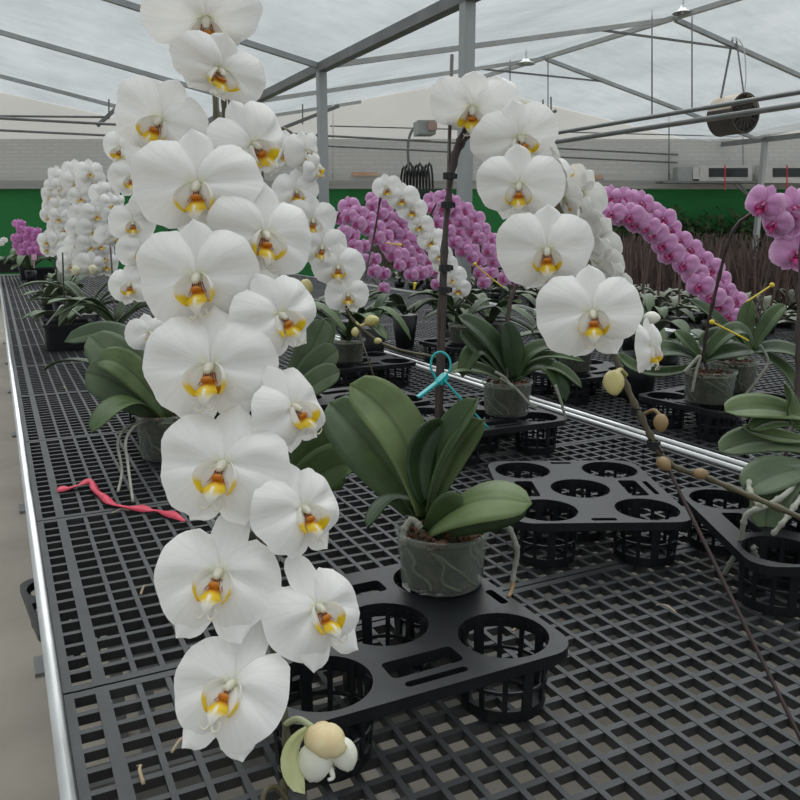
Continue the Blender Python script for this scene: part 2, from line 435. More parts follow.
def bud(plant, p, r, mat=BUD, axis=(0, 0, 1), stalk=None, name='bud'):
    bm = bmesh.new(); ax = V(axis).normalized().to_track_quat('Z', 'Y').to_matrix().to_4x4()
    v = ball(bm, (0, 0, 0), (r, r, r * 1.25), None, 14)
    for w in v:                                              # shallow sepal seams and a pointed tip
        a = math.atan2(w.co.y, w.co.x); w.co *= 1 - .07 * abs(math.cos(1.5 * a)) ** 6
        if w.co.z > 0: w.co.x *= 1 - .25 * w.co.z / r / 1.25; w.co.y *= 1 - .25 * w.co.z / r / 1.25
    bmesh.ops.transform(bm, matrix=M.Translation(V(p)) @ ax, verts=bm.verts[:])
    if stalk: tube(bm, smooth_path([V(s) for s in stalk], 4), [r * .22, r * .26], 6)
    return link(name, mesh(bm, 'bud', True), plant, mat)

# ------------------------------------------------------------------ leaves
def leaf_mesh(base, mid, tip, width, hint=(0, 0, 1), fold=.25, wb=.38, nl=16, nw=8, tipr=1.0, th=.0022):
    base, mid, tip, hint = V(base), V(mid), V(tip), V(hint)
    c = 2 * mid - .5 * (base + tip); bm = bmesh.new(); uvl = bm.loops.layers.uv.verify()
    def prof(t):
        a = wb + (1 - wb) * math.sin(min(t / .55, 1) * PI / 2)
        b = math.sqrt(max(0, 1 - max(0, (t - .55) / .45) ** (2.3 * tipr)))
        return a * b
    def f(t, v):
        p = base * (1 - t) ** 2 + c * 2 * t * (1 - t) + tip * t * t
        T = (2 * (1 - t) * (c - base) + 2 * t * (tip - c)).normalized()
        N = (hint - T * hint.dot(T)).normalized(); S = T.cross(N)
        q = (v - .5) * 2; w = width * .5 * prof(t)
        return p + S * (w * q) + N * (fold * w * (abs(q) ** 1.3) * (1 - .45 * t) - .0025 * math.exp(-(q / .12) ** 2))
    grid(bm, f, nl, nw, uvl)
    bmesh.ops.remove_doubles(bm, verts=bm.verts[:], dist=1e-6)
    me = mesh(bm, 'leaf', True); return me
def leaf(plant, base, mid, tip, width, mat=None, hint=(0, 0, 1), fold=.25, thick=.002, **k):
    o = link('leaf', leaf_mesh(base, mid, tip, width, hint, fold, **k), plant, mat or LEAF)
    s = o.modifiers.new('thickness', 'SOLIDIFY'); s.thickness = thick; s.offset = 0
    return o
TOCAM = -FW
def leafpx(plant, b, m, t, w, mat=None, hint=None, fold=.25, **k):
    """three points given as (x, y, depth) sightings, w metres wide"""
    h = hint if hint is not None else (TOCAM + V((0, 0, .8)))
    return leaf(plant, P(*b), P(*m), P(*t), w, mat, h, fold, **k)
def rosette(plant, base, n, L, seed, mat=None, w=.06, a0=None, up=.35, nl=12, nw=6):
    r = random.Random(seed); base = V(base); a = a0 if a0 is not None else r.uniform(0, PI)
    for i in range(n):
        aa = a + (i % 2) * PI + r.uniform(-.55, .55); l = L * r.uniform(.75, 1.15); u = up * r.uniform(.5, 1.5)
        d = V((math.cos(aa), math.sin(aa), 0)); b = base + V((0, 0, .012 * (i // 2))) + d * .006
        leaf(plant, b, b + d * l * .5 + V((0, 0, l * u)), b + d * l * .98 + V((0, 0, l * u * r.uniform(.1, 1.1))), w * r.uniform(.85, 1.15), mat, (0, 0, 1), .3, nl=nl, nw=nw)

# ------------------------------------------------------------------ the setting
def quad_mesh(pts, faces, uv=None):
    me = bpy.data.meshes.new('q'); me.from_pydata([tuple(p) for p in pts], [], faces)
    if uv:
        l = me.uv_layers.new(name='UVMap')
        for poly in me.polygons:
            for li in poly.loop_indices: l.data[li].uv = uv[me.loops[li].vertex_index]
    return me
struct('floor', quad_mesh([(-20, -12, 0), (40, -12, 0), (40, 30, 0), (-20, 30, 0)], [(0, 1, 2, 3)]), CONC, 'grey brown concrete greenhouse floor')
# back wall: vertical plane through two sighted points
WA = CP + (HD + RT * (-.5 / math.cos(PITCH))) * 14.6; WB = CP + (HD + RT * (.5 / math.cos(PITCH))) * 17.6
WD = V((WB.x - WA.x, WB.y - WA.y, 0)).normalized(); WN = V((WD.y, -WD.x, 0))
if WN.dot(HD) > 0: WN = -WN                                   # towards the bench
def W(px, py, off=0.0):
    r = ray(px, py); o = WA + WN * off; k = (o - CP).dot(WN) / r.dot(WN); return CP + r * k
def wallpanel(name, y0, y1, off, mat, label, x0=-330, x1=1150, bottom=None, thick=.03):
    a, b, c, d = W(x0, y1, off), W(x1, y1, off), W(x1, y0, off), W(x0, y0, off)
    if bottom is not None: a.z = b.z = bottom
    L = (b - a).length; h = c.z - b.z
    pts = [a, b, c, d] + [q - WN * thick for q in (a, b, c, d)]
    uv = [(0, 0), (L, 0), (L, h), (0, h)] * 2
    return struct(name, quad_mesh(pts, [(0, 1, 2, 3), (7, 6, 5, 4), (0, 4, 5, 1), (1, 5, 6, 2), (2, 6, 7, 3), (3, 7, 4, 0)], uv), mat, label)
wa, wb = W(-330, 300, -.12), W(1150, 300, -.12)
def roof_z(x):
    q = ((x - 3.3) / 4.95) % 2; return 2.97 + .05 + 1.02 * (q if q < 1 else 2 - q)
_n = 120; _p = [wa.lerp(wb, i / _n) for i in range(_n + 1)]
struct('wall_back', quad_mesh([(p.x, p.y, 0) for p in _p] + [(p.x, p.y, roof_z(p.x)) for p in _p], [(i, i + 1, i + _n + 2, i + _n + 1) for i in range(_n)]), WALLF, 'pale film gable wall at the back of the greenhouse')
wallpanel('trim_1', 189, 300, .06, GREEN, 'green shade cloth along the foot of the back wall', bottom=0)
wallpanel('trim_2', 180.5, 188.5, .16, LEDGE, 'grey ledge above the green cloth', thick=.16)
wallpanel('trim_3', 174, 180.5, .09, simple('ledge_pale', (.56, .55, .52), (.48, .47, .45), 2, .7, sc=(.5, .5, 8)), 'pale strip above the grey ledge', thick=.08)
wallpanel('trim_4', 139, 174, .03, PAD, 'perforated evaporative cooling pad band')
# roof: three gabled spans of translucent film, gutters along the benches
GX, HALF, GZ, RZ = 3.3, 4.95, 2.97, 3.99
bm = bmesh.new()
for s in (-2, -1, 0, 1):
    g0 = GX + s * 2 * HALF; rx = g0 + HALF; g1 = g0 + 2 * HALF
    for (xa, za, xb, zb) in ((g0, GZ, rx, RZ), (rx, RZ, g1, GZ)):
        for j in range(16):
            y0, y1 = -8 + 2 * j, -6 + 2 * j
            vs = [bm.verts.new(v) for v in ((xa, y0, za + .05), (xb, y0, zb + .05), (xb, y1, zb + .05), (xa, y1, za + .05))]; bm.faces.new(vs)
bmesh.ops.remove_doubles(bm, verts=bm.verts[:], dist=1e-4)
bmesh.ops.bisect_plane(bm, geom=bm.verts[:] + bm.edges[:] + bm.faces[:], plane_co=W(400, 200, -.1), plane_no=-WN, clear_outer=True)
struct('ceiling', mesh(bm), FILM, 'translucent plastic film roof in gabled spans')
def inside(p): return (V(p) - W(400, 200, 0)).dot(WN) > .1
def seg_clip(a, b):
    a, b = V(a), V(b)
    if not inside(b):
        lo, hi = 0.0, 1.0
        for _ in range(30):
            mid = (lo + hi) / 2
            if inside(a.lerp(b, mid)): lo = mid
            else: hi = mid
        b = a.lerp(b, lo)
    return a, b
def sbar(name, a, b, w, h=None, mat=STEEL, label=None):
    if not inside(a):
        if not inside(b): return
        a, b = b, a
    a, b = seg_clip(a, b); bm = bmesh.new(); bar(bm, a, b, w, h); return struct(name, mesh(bm), mat, label)
YS = (5.5, 8.5, 11.3, 14.4)
for s in (-1, 0, 1):
    gx = GX + s * 2 * HALF + (.3 if s == 1 else 0)
    sbar('gutter_beam', (gx, -8, GZ), (gx, 24, GZ), .10, .09, STEELD, 'grey gutter beam between two roof spans')
    for Y in (-.4, 2.55) + YS:
        if s == 1 and Y < 8: continue
        if s == -1 and Y < 5: continue
        if not inside((gx, Y, 1)) or (s == 0 and Y < 5): continue
        sbar('support_post', (gx, Y, 0), (gx, Y, GZ - .045), .092, .085, STEEL, 'galvanised square steel post under the gutter')
for s in (-1, 0, 1):
    rx = GX + s * 2 * HALF + HALF * (1 if s >= 0 else 1)
for rx in (GX - HALF, GX + HALF, GX + 3 * HALF):
    sbar('ridge_beam', (rx, -8, RZ + .0), (rx, 24, RZ + .0), .06, .06, STEELL, 'pale ridge pipe of the roof')
    for Y in YS:
        for sg in (-1, 1):
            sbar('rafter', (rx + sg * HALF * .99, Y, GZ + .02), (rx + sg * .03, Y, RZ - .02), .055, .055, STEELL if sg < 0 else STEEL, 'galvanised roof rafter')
        sbar('collar_tie', (rx - 1.25, Y, RZ - .27), (rx + 1.25, Y, RZ - .27), .025, .025, STEELD, 'thin tie rod between rafters')
def rod(name, a, b, r, mat=STEELD, label=None):
    a, b = V(a), V(b); bm = bmesh.new(); tube(bm, [a, b], r, 8); return struct(name, mesh(bm, 'rod', True), mat, label)
# curtain and irrigation pipes
for zz, r in ((2.385, .022), (2.285, .026)): 
    a, b = (V((6, -3, zz)), V((6, 9.0, zz))); rod('ceiling_pipe', a, b, r, STEELD, 'long grey pipe running along the span')
for py, r in ((137, .02), (147, .017)):
    p = PY(350, py, 12.6); a = V((-4, 12.6, p.z)); b = seg_clip((2, 12.6, p.z), (22, 12.6, p.z))[1]; rod('cross_pipe', a, b, r, STEELD, 'grey pipe crossing in front of the back wall')
p = W(60, 117, .5); rod('cross_pipe', W(-100, 115, .5), W(108, 117, .5), .02, STEELD, 'grey pipe crossing in front of the back wall')
rod('cross_pipe', W(330, 126, .4), W(1000, 126, .4) - V((0, 0, .35)), .012, STEELD, 'grey pipe crossing in front of the back wall')
for px, y0, y1, Y in ((652, 10, 116, 8.4), (692, 12, 112, 8.4), (548, 58, 150, 11.3), (510, 60, 150, 11.3), (743, 90, 180, 12)):
    rod('hanging_rod', PY(px, y0, Y), PY(px, y1, Y), .009, STEELD, 'thin vertical hanger rod')
rod('hanging_rod', W(333, 95, .6), W(333, 180, .6), .012, WIREW); rod('hanging_rod', W(669, 115, .6), W(669, 180, .6), .012, STEELD)

# ------------------------------------------------------------------ benches
SEAM, PITCHX = .65, .0345
def mat_mesh(wx, wy=.646):
    bm = bmesh.new(); h = .013; ed = .011
    def rib(x0, x1, y0, y1, z1, ta):
        v = box(bm, ((x0 + x1) / 2, (y0 + y1) / 2, z1 - h / 2), (x1 - x0, y1 - y0, h))
        for q in v:
            if q.co.z < z1 - h / 2:
                q.co.x += ta[0] * (1 if q.co.x < (x0 + x1) / 2 else -1); q.co.y += ta[1] * (1 if q.co.y < (y0 + y1) / 2 else -1)
    n = 17; py = (wy - 2 * ed) / n
    for j in range(1, n):
        y = ed + j * py; rib(.004, wx - .004, y - .0042, y + .0042, -.0012, (0, .0015))
    rib(0, wx, 0, ed + .002, 0, (0, 0)); rib(0, wx, wy - ed - .002, wy, 0, (0, 0))
    x = .0; rib(0, ed, 0, wy, .0004, (0, 0)); rib(wx - ed, wx, 0, wy, .0004, (0, 0))
    x = ed + .024; rib(x, x + .0155, 0, wy, .0003, (.001, 0)); x0 = x + .0155
    m = int((wx - ed - x0) / PITCHX); p = (wx - ed - x0) / m
    for i in range(1, m): rib(x0 + i * p - .0035 - .0, x0 + i * p + .0035, .003, wy - .003, -.0004, (.001, 0))
    return mesh(bm)
def bench(x0, x1, label, ymax, first=-.34):
    t = thing('growing_bench', label, 'bench', (x0, 0, 0))
    ncol = 1; w = (x1 - x0 - .018) / ncol; me = mat_mesh(w - .003); me.materials.append(MAT)
    k = 0
    while first + k * SEAM < ymax:
        for c in range(ncol):
            raw('grid_mat', me, t, M.Translation((.009 + c * w, first + k * SEAM, BZ)))
        k += 1
    yend = first + k * SEAM
    for x in (x0, x1):                                       # round-topped aluminium side rails
        bm = bmesh.new(); tube(bm, [V((x, first, BZ + .004)), V((x, yend, BZ + .0))], .0085, 12)
        link('side_rail', mesh(bm, 'rail', True), t, ALU)
        bm = bmesh.new(); box(bm, (x, (first + yend) / 2, BZ - .055), (.008, yend - first, .085)); link('side_panel', mesh(bm), t, STEELD)
    bm = bmesh.new(); box(bm, ((x0 + x1) / 2, yend + .01, BZ - .03), (x1 - x0, .02, .075)); link('end_rail', mesh(bm), t, ALU)
    for fx in (.22, .62, .86):
        x = x0 + (x1 - x0) * fx; bm = bmesh.new(); box(bm, (x, (first + yend) / 2, BZ - .06), (.022, yend - first, .03)); link('support_pipe', mesh(bm), t, ALU)
    y = .9
    while y < yend:
        bm = bmesh.new(); box(bm, ((x0 + x1) / 2, y, BZ - .10), (x1 - x0 - .04, .04, .04)); link('cross_beam', mesh(bm), t, STEELD)
        for x in (x0 + .03, x1 - .03):
            bm = bmesh.new(); box(bm, (x, y, (BZ - .1) / 2), (.05, .05, BZ - .1)); box(bm, (x, y, .006), (.11, .11, .012)); link('leg', mesh(bm), t, STEELD)
        y += 1.55
    return t
bench(.015, 1.492, 'near growing bench topped with black grid mats, beside the concrete aisle', 10.2)
bench(1.532, 3.22, 'second growing bench, beyond the pair of silver rails', 9.4)
bench(3.27, 4.95, 'third growing bench, under the mass of leafy plants without flowers', 8.6, .96)

# ------------------------------------------------------------------ pot trays
TH = .085
HOLES = [(-.113, -.086), (.113, -.086), (0, 0), (-.113, .086), (.113, .086)]
def rrect(w, h, r, n=6, cx=0, cy=0):
    out = []
    for sx, sy, a0 in ((1, 1, 0), (-1, 1, 90), (-1, -1, 180), (1, -1, 270)):
        for k in range(n + 1):
            a = math.radians(a0 + 90 * k / n); out.append((cx + sx * (w / 2 - r) + r * math.cos(a), cy + sy * (h / 2 - r) + r * math.sin(a)))
    return out
def deck_mesh():
    bm = bmesh.new(); loops = [rrect(.352, .300, .035)]
    for hx, hy in HOLES: loops.append([(hx + .0565 * math.cos(2 * PI * k / 28), hy + .0565 * math.sin(2 * PI * k / 28)) for k in range(28)])
    loops.append(rrect(.088, .034, .006, 2, 0, -.0975)); loops.append(rrect(.075, .010, .003, 1, 0, -.130))
    loops.append(rrect(.088, .034, .006, 2, 0, .0975)); loops.append(rrect(.012, .042, .003, 1, .160, 0)); loops.append(rrect(.012, .042, .003, 1, -.160, 0))
    ed = []
    for lp in loops:
        vs = [bm.verts.new((x, y, 0)) for x, y in lp]
        ed += [bm.edges.new((vs[i], vs[(i + 1) % len(vs)])) for i in range(len(vs))]
    bmesh.ops.triangle_fill(bm, use_beauty=True, use_dissolve=False, edges=ed)
    r = bmesh.ops.extrude_face_region(bm, geom=bm.faces[:])
    bmesh.ops.translate(bm, verts=[v for v in r['geom'] if isinstance(v, bmesh.types.BMVert)], vec=(0, 0, -.014))
    return mesh(bm)
DECK = deck_mesh(); DECK.materials.append(BLACK)
def cup_mesh():
    bm = bmesh.new()
    def ring(r0, r1, z0, z1):
        lathe(bm, [(r0, z0), (r1, z0), (r1, z1), (r0, z1), (r0, z0)], sides=28)
    ring(.0535, .057, -.018, 0); ring(.048, .0515, -.078, -.068); ring(.036, .050, -TH + .001, -.0785); ring(.0515, .054, -.047, -.043)
    for k in range(12):
        a = 2 * PI * k / 12; q = M.Rotation(a, 4, 'Z'); w = .006 if k % 3 else .013
        v = box(bm, (.0535, 0, -.044), (.003, w, .074), None)
        for p in v:
            if p.co.z < -.05: p.co.x -= .004
        bmesh.ops.transform(bm, matrix=q, verts=v)
    return mesh(bm)
CUP = cup_mesh(); CUP.materials.append(BLACK)
def tray(x, y, rz, label, z=BZ, group=None):
    t = thing('pot_tray', label, 'tray', (x, y, z), group); t.rotation_euler = (0, 0, math.radians(rz))
    o = raw('tray_deck', DECK, t, M.Translation((0, 0, TH)))
    for hx, hy in HOLES: raw('cup', CUP, t, M.Translation((hx, hy, TH)))
    return t
tray(.378, .80, 0, 'nearest black pot tray, in front of the large clear pot, with empty cups showing')
tray(.918, 1.103, 65, 'empty five-cup black pot tray in the middle of the near bench')
tray(1.127, .805, 63, 'black pot tray at the right edge under the orchid with white roots')
tray(1.07, 1.69, 0, 'black pot tray beside the silver rails, under the spidery green orchid in a clear pot')
tray(.86, 2.02, 8, 'black pot tray behind the tall dark stake on the near bench')
tray(1.745, 2.12, 4, 'black pot tray just over the rails behind the large white spray')
tray(1.79, 1.58, 8, 'black pot tray holding two clear pots at the right beyond the rails')
tray(1.13, 2.62, 4, 'black pot tray under the clear pot behind the small white spray')
tray(1.75, 2.85, 4, 'black pot tray further back under the white and purple sprays')
tray(.47, 2.25, 4, 'black pot tray under the grey-green leaves behind the big white spray')

# solid black boxes for the far-left plants
def carrier(x, y, w, d, h, label, handle=False, rz=0):
    t = thing('plant_box', label, 'plant box', (x, y, BZ)); t.rotation_euler.z = rz
    bm = bmesh.new()
    o = rrect(w, d, .02, 3); i = rrect(w - .012, d - .012, .016, 3)
    def ringv(l, z, s=1): return [bm.verts.new((a * s, b * s, z)) for a, b in l]
    rs = [ringv(o, .001, .93), ringv(o, h), ringv(i, h), ringv(i, .02, .93)]
    n = len(o)
    for a, b in zip(rs, rs[1:]):
        for k in range(n): bm.faces.new((a[k], a[(k + 1) % n], b[(k + 1) % n], b[k]))
    bm.faces.new(rs[0][::-1]); bm.faces.new(rs[-1])
    raw('box_body', mesh(bm), t).data.materials.append(BLACK)
    bm = bmesh.new()
    lathe_l = rrect(w + .014, d + .014, .022, 3)
    a, b = ringv(lathe_l, h + .003), ringv(o, h + .003); c, e = ringv(lathe_l, h - .008), ringv(o, h - .008)
    for k in range(n):
        k2 = (k + 1) % n
        bm.faces.new((a[k], a[k2], b[k2], b[k])); bm.faces.new((a[k], c[k], c[k2], a[k2])); bm.faces.new((c[k], e[k], e[k2], c[k2]))
    raw('rim', mesh(bm), t).data.materials.append(BLACK)
    bm = bmesh.new(); box(bm, (0, 0, (h - .02) / 2 + .01), (w * .86, d * .86, h - .04)); raw('soil', mesh(bm), t).data.materials.append(BARK)
    if handle:
        bm = bmesh.new(); tube(bm, smooth_path([V((-w * .45, -d * .4, h)), V((-w * .2, -d * .4, h + .06)), V((-w * .05, -d * .35, h + .085)), V((w * .3, -d * .3, h + .03))], 4), .004, 6)
        raw('handle', mesh(bm, 'h', True), t).data.materials.append(STEELL)
    return t
b1 = G(52, 352); b2 = G(46, 318); b3 = G(45, 304); b4 = G(29, 279.5); b5 = G(12, 273.5)
carrier(b1.x + .08, b1.y + .1, .21, .2, .12, 'black plant box with a wire handle, nearest at the left edge of the bench', True)
carrier(b2.x + .09, b2.y + .1, .21, .2, .12, 'black plant box behind the one with the wire handle')
carrier(b3.x + .1, b3.y + .2, .2, .2, .13, 'black plant box under the white cluster, third from the front at left')
carrier(b4.x + .1, b4.y, .38, .3, .12, 'black plant box under the magenta orchids at the far end')
carrier(b5.x + .0, b5.y + .3, .3, .3, .16, 'black plant box at the far left corner of the bench')

# ------------------------------------------------------------------ clear pots
def pot(x, y, z, r, h, label, name='clear_pot', fill=BARK, top=True):
    t = thing(name, label, 'plant pot', (x, y, z))
    bm = bmesh.new(); lathe(bm, [(r * .86, .001), (r * .90, .004), (r * .93, h * .45), (r * .955, h * .5), (r, h)], sides=32, cap0=True)
    raw('pot_wall', mesh(bm, 'p', True), t).data.materials.append(CLEAR)
    bm = bmesh.new(); lathe(bm, [(r - .001, h - .006), (r + .003, h - .004), (r + .003, h + .001), (r - .001, h + .001)], sides=32)
    raw('rim', mesh(bm, 'p', True), t).data.materials.append(CLEAR)
    bm = bmesh.new(); lathe(bm, [(r * .8, .006), (r * .86, h * .45), (r * .93, h * .86)], sides=24, cap0=True, cap1=False)
    rr = random.Random(int(x * 1000)); cv = bm.verts.new((0, 0, h * .9)); bm.verts.ensure_lookup_table()
    top_ring = bm.verts[48:72]
    for k in range(24): bm.faces.new((top_ring[k], top_ring[(k + 1) % 24], cv))
    raw('potting_bark', mesh(bm, 'p'), t).data.materials.append(fill)
    if top:
        bm = bmesh.new()
        for k in range(46):
            a, q = rr.uniform(0, 6.28), r * .85 * math.sqrt(rr.random()); s = rr.uniform(.004, .009)
            v = box(bm, (q * math.cos(a), q * math.sin(a), h * .9 + rr.uniform(-.002, .006)), (s * 1.6, s, s * .7), M.Rotation(rr.uniform(0, 3), 4, V((rr.random(), rr.random(), 1)).normalized()))
        o = raw('bark_chips', mesh(bm), t); o.data.materials.append(CORK); o['kind'] = 'stuff'
        bm = bmesh.new()
        for k in range(13):                                   # roots pressed on the clear wall
            a = rr.uniform(0, 6.28); pts = []
            for j in range(6): pts.append(V((r * .9 * math.cos(a), r * .9 * math.sin(a), h * .8 * (1 - j / 5) + .008))); a += rr.uniform(-.05, .45)
            tube(bm, smooth_path(pts, 3), .0022, 5)
        o = raw('root_mass', mesh(bm, 'p', True), t); o.data.materials.append(ROOTP); o['kind'] = 'stuff'
    return t
ZT = BZ + TH
pA = G(438, 590, TH); pA = V((.497, .872, ZT))
pot(pA.x, pA.y, ZT + .001, .0605, .076, 'large clear plastic pot of bark and roots on the nearest tray')
pJ = V((1.135, 1.665, ZT)); pot(pJ.x, pJ.y, ZT + .001, .062, .085, 'clear plastic pot holding the spidery green orchid beside the rails')
pK = V((1.70, 2.1, ZT)); pot(pK.x, pK.y, ZT + .001, .058, .08, 'clear plastic pot just below the lowest big bloom of the right white spray', top=False)
pN = V((1.715, 1.545, ZT)); pot(pN.x, pN.y, ZT + .001, .068, .085, 'pale clear plastic pot with white roots, right of the white spray')
pN2 = V((1.90, 1.63, ZT)); pot(pN2.x, pN2.y, ZT + .001, .068, .09, 'dark clear pot at right, behind the pale pot')
pM = V((1.09, 2.60, ZT)); pot(pM.x, pM.y, ZT + .001, .06, .08, 'clear pot on its tray below the small white bloom and buds', top=False)
pL = V((1.70, 2.83, ZT)); pot(pL.x, pL.y, ZT + .001, .06, .08, 'clear pot beside the tall dark stake, further back', top=False)
pO = V((1.19, .90, ZT)); pot(pO.x, pO.y, ZT + .001, .05, .075, 'clear pot at the right edge under hanging leaves', top=False)
pC = G(166, 462, 0.03); pC = V((.335, 1.96, BZ)); pot(pC.x, pC.y, BZ + .001, .07, .11, 'dark clear pot under the broad leaves at left', top=True)
pB = V((.335, 1.24, BZ)); pot(pB.x, pB.y, BZ + .001, .058, .085, 'clear pot hidden behind the big white spray', top=False)
pD = V((.47, 2.25, ZT)); pot(pD.x, pD.y, ZT + .001, .058, .085, 'clear pot behind the lower blooms of the big white spray', top=False)

# ------------------------------------------------------------------ spikes, stakes, ties
def spike(plant, pts, r, mat=STEM, name='flower_spike', sides=8, nodes=0, seed=1):
    sp = smooth_path(pts, 8); rs = [r if not isinstance(r, tuple) else r[0] + (r[1] - r[0]) * i / (len(sp) - 1) for i in range(len(sp))]
    if nodes:
        step = max(3, len(sp) // nodes)
        for i in range(step // 2, len(rs), step): rs[i] *= 1.45
    bm = bmesh.new(); tube(bm, sp, rs, sides); return link(name, mesh(bm, 's', True), plant, mat)
def stake(a, b, r, label, mat=STEM):
    t = thing('support_stake', label, 'stake', a); bm = bmesh.new(); tube(bm, [V(a), V(b)], r, 8); link('rod', mesh(bm, 's', True), t, mat); return t
def clip(p, r, label, mat=BLACK, name='plant_clip'):
    t = thing(name, label, 'plant clip', p); p = V(p); bm = bmesh.new()
    lathe(bm, [(r, -.0045), (r * 1.2, -.0045), (r * 1.2, .0045), (r, .0045), (r, -.0045)], p, 14); link('clip_ring', mesh(bm), t, mat)
    bm = bmesh.new(); box(bm, p + V((r * 1.35, 0, 0)), (r * .7, .004, .007)); link('clip_tab', mesh(bm), t, mat); return t
def px(pts, d=None): return [P(a[0], a[1], a[2] if len(a) > 2 else d) for a in pts]

# ---- plant B: the big white spray in front -----------------------------------
B = thing('orchid', 'big white moth orchid spray arching down the left foreground with a half-open bud', 'orchid', pB + V((0, 0, .075)))
FL = [(206, 17, .90, .142, -4, -18, 0, 'drop'), (220, 68, .89, .128, 22, -14, 20, 'near'), (161, 119, .89, .114, -22, 0, 24, 'near'),
      (198, 184, .84, .141, -16, 4, -4, 'near'), (252, 143, .885, .112, 34, 0, -26, 'near'), (264, 233, .845, .126, 24, 4, 12, 'near'),
      (198, 276, .81, .134, -18, 5, -9, 'near'), (279, 314, .82, .106, 28, 5, -22, 'near'), (211, 366, .79, .140, -18, 8, -4, 'near'),
      (292, 406, .80, .104, 36, 8, -24, 'near'), (224, 464, .765, .138, -16, 10, 5, 'near'), (302, 508, .775, .106, 29, 10, -12, 'near'),
      (220, 572, .74, .122, -10, 14, 8, 'hang'), (317, 607, .75, .104, 22, 14, -20, 'hang'), (233, 684, .715, .116, -14, 16, 14, 'hang')]
SY = [.80, .66, .95, .95, 1.0, 1, 1.03, 1.02, 1.04, 1.05, 1.05, 1.1, 1.2, 1.2, 1.22]
for a, sy in zip(FL, SY): flower(B, *a[:7], 'white', a[7], 1.0, sy)
arc = [pB + V((0, 0, .07)), pB + V((-.012, .0, .25)), P(228, 210, 1.28), P(222, 60, 1.22), P(216, -25, 1.12), P(214, -20, 1.0), P(214, 60, .96), P(222, 200, .91), P(236, 320, .87), P(250, 450, .845), P(262, 560, .815), P(276, 660, .79), P(286, 730, .76), P(284, 800, .72), P(282, 850, .69)]
spike(B, arc, (.0042, .0034), STEMG, nodes=22)
# half-open bud with parting sepals
bp = P(325, 752, .735)
CREAM = simple('half_open_white', (.80, .80, .66), (.86, .85, .76), 22, .5)
def lobe(cx, cy, rx, ry, tilt, dd):
    bm = bmesh.new(); k = .735 / 800; v = ball(bm, (0, 0, 0), (rx * k, rx * k * .8, ry * k), None, 20)
    for q in v:
        if q.co.z < 0: q.co.x *= 1 - .15 * (q.co.z / (ry * k)) ** 2
        q.co += q.co.normalized() * .0006 * math.sin(6 * math.atan2(q.co.x, q.co.y))
    bmesh.ops.transform(bm, matrix=M.Translation(P(cx, cy, .735 + dd)) @ M.Rotation(-YAW, 4, 'Z') @ M.Rotation(tilt, 4, 'Y'), verts=bm.verts[:]); return mesh(bm, 'b', True)
hb = link('half_open_bud', lobe(315, 761, 18, 22, .14, 0), B, CREAM)
link('petal', lobe(344, 754, 13, 19, -.3, .004), hb, CREAM); link('petal', lobe(333, 752, 13, 15, 0, .012), hb, simple('bud_inside', (.60, .62, .34), (.7, .7, .45), 22, .5))
bm = bmesh.new(); tube(bm, smooth_path([P(330, 768, .735), P(333, 777, .733), P(328, 780, .73)], 4), [.003, .0015], 6); link('tip', mesh(bm, 'b', True), hb, CREAM)
bm = bmesh.new(); v = ball(bm, P(325, 740, .733), (.0195, .0175, .0155), M.Rotation(-YAW, 4, 'Z') @ M.Rotation(.25, 4, 'Y'), 24)
for q in v:
    d_ = q.co - P(325, 740, .733); a_ = math.atan2(d_.dot(HD), d_.dot(RT)); q.co += d_ * (-.07 * abs(math.cos(2.5 * a_)) ** 8); q.co += RT * (.0028 if d_.z < -.004 else 0)
link('bud_cap', mesh(bm, 'b', True), hb, simple('bud_cap', (.70, .52, .27), (.76, .68, .42), 40, .5))
bm = bmesh.new(); uvl = bm.loops.layers.uv.verify()
lm = leaf_mesh(P(308, 730, .73), P(292, 758, .722), P(305, 794, .722), .021, TOCAM + RT, -.4, nl=10, nw=6); link('sepal', lm, hb, simple('bud_sepal', (.52, .56, .25), (.66, .66, .40), 30, .5))
spike(B, [P(286, 724, .762), P(298, 719, .75), P(312, 727, .738)], .003, PEDI, 'bud_stalk')
spike(B, [P(287, 800, .72), P(275, 787, .715), P(264, 793, .70), P(262, 815, .69)], .0026, STEMG, 'spike_tip')
clip(P(285, 772, .735), .0055, 'small dark clip on the stem at the bottom edge, beside the half-open bud')
stake(pB + V((.01, .01, .07)), P(226, 40, 1.27), .0028, 'dark stake hidden behind the big white spray')
# its leaves, peeping out to the right
leafpx(B, (262, 520, 1.36), (315, 452, 1.36), (345, 440, 1.33), .085, LEAF, TOCAM, .2)
leafpx(B, (266, 520, 1.36), (325, 470, 1.32), (356, 470, 1.27), .075, LEAF, TOCAM, .2)
leafpx(B, (255, 520, 1.36), (225, 480, 1.45), (205, 455, 1.5), .06, LEAF, TOCAM, .2)
leafpx(B, (262, 520, 1.38), (262, 450, 1.5), (270, 400, 1.6), .07, LEAFG, TOCAM, .2)

# ---- plant A: large clear pot, spray arching right ---------------------------
A = thing('orchid', 'white moth orchid in the large clear pot, its spray arching to the right', 'orchid', pA + V((0, 0, .075)))
dA = depth(pA)
leafpx(A, (425, 516, dA), (399, 430, dA + .03), (350, 384, dA + .06), .077, LEAFL, TOCAM + RT * .5, .22)
leafpx(A, (421, 516, dA + .03), (372, 448, dA + .07), (330, 402, dA + .13), .088, LEAF, TOCAM + V((0, 0, .3)), .2)
leafpx(A, (427, 520, dA - .0), (440, 460, dA + .0), (479, 398, dA - .02), .062, LEAF, RT * -1.0 + TOCAM * .45, .55)
leafpx(A, (426, 505, dA - .005), (420, 455, dA + .0), (445, 422, dA + .01), .045, LEAF, TOCAM + RT * .5, .3)
leafpx(A, (430, 512, dA - .005), (455, 455, dA - .01), (484, 420, dA - .03), .036, LEAFL, TOCAM - RT * .3, .15)
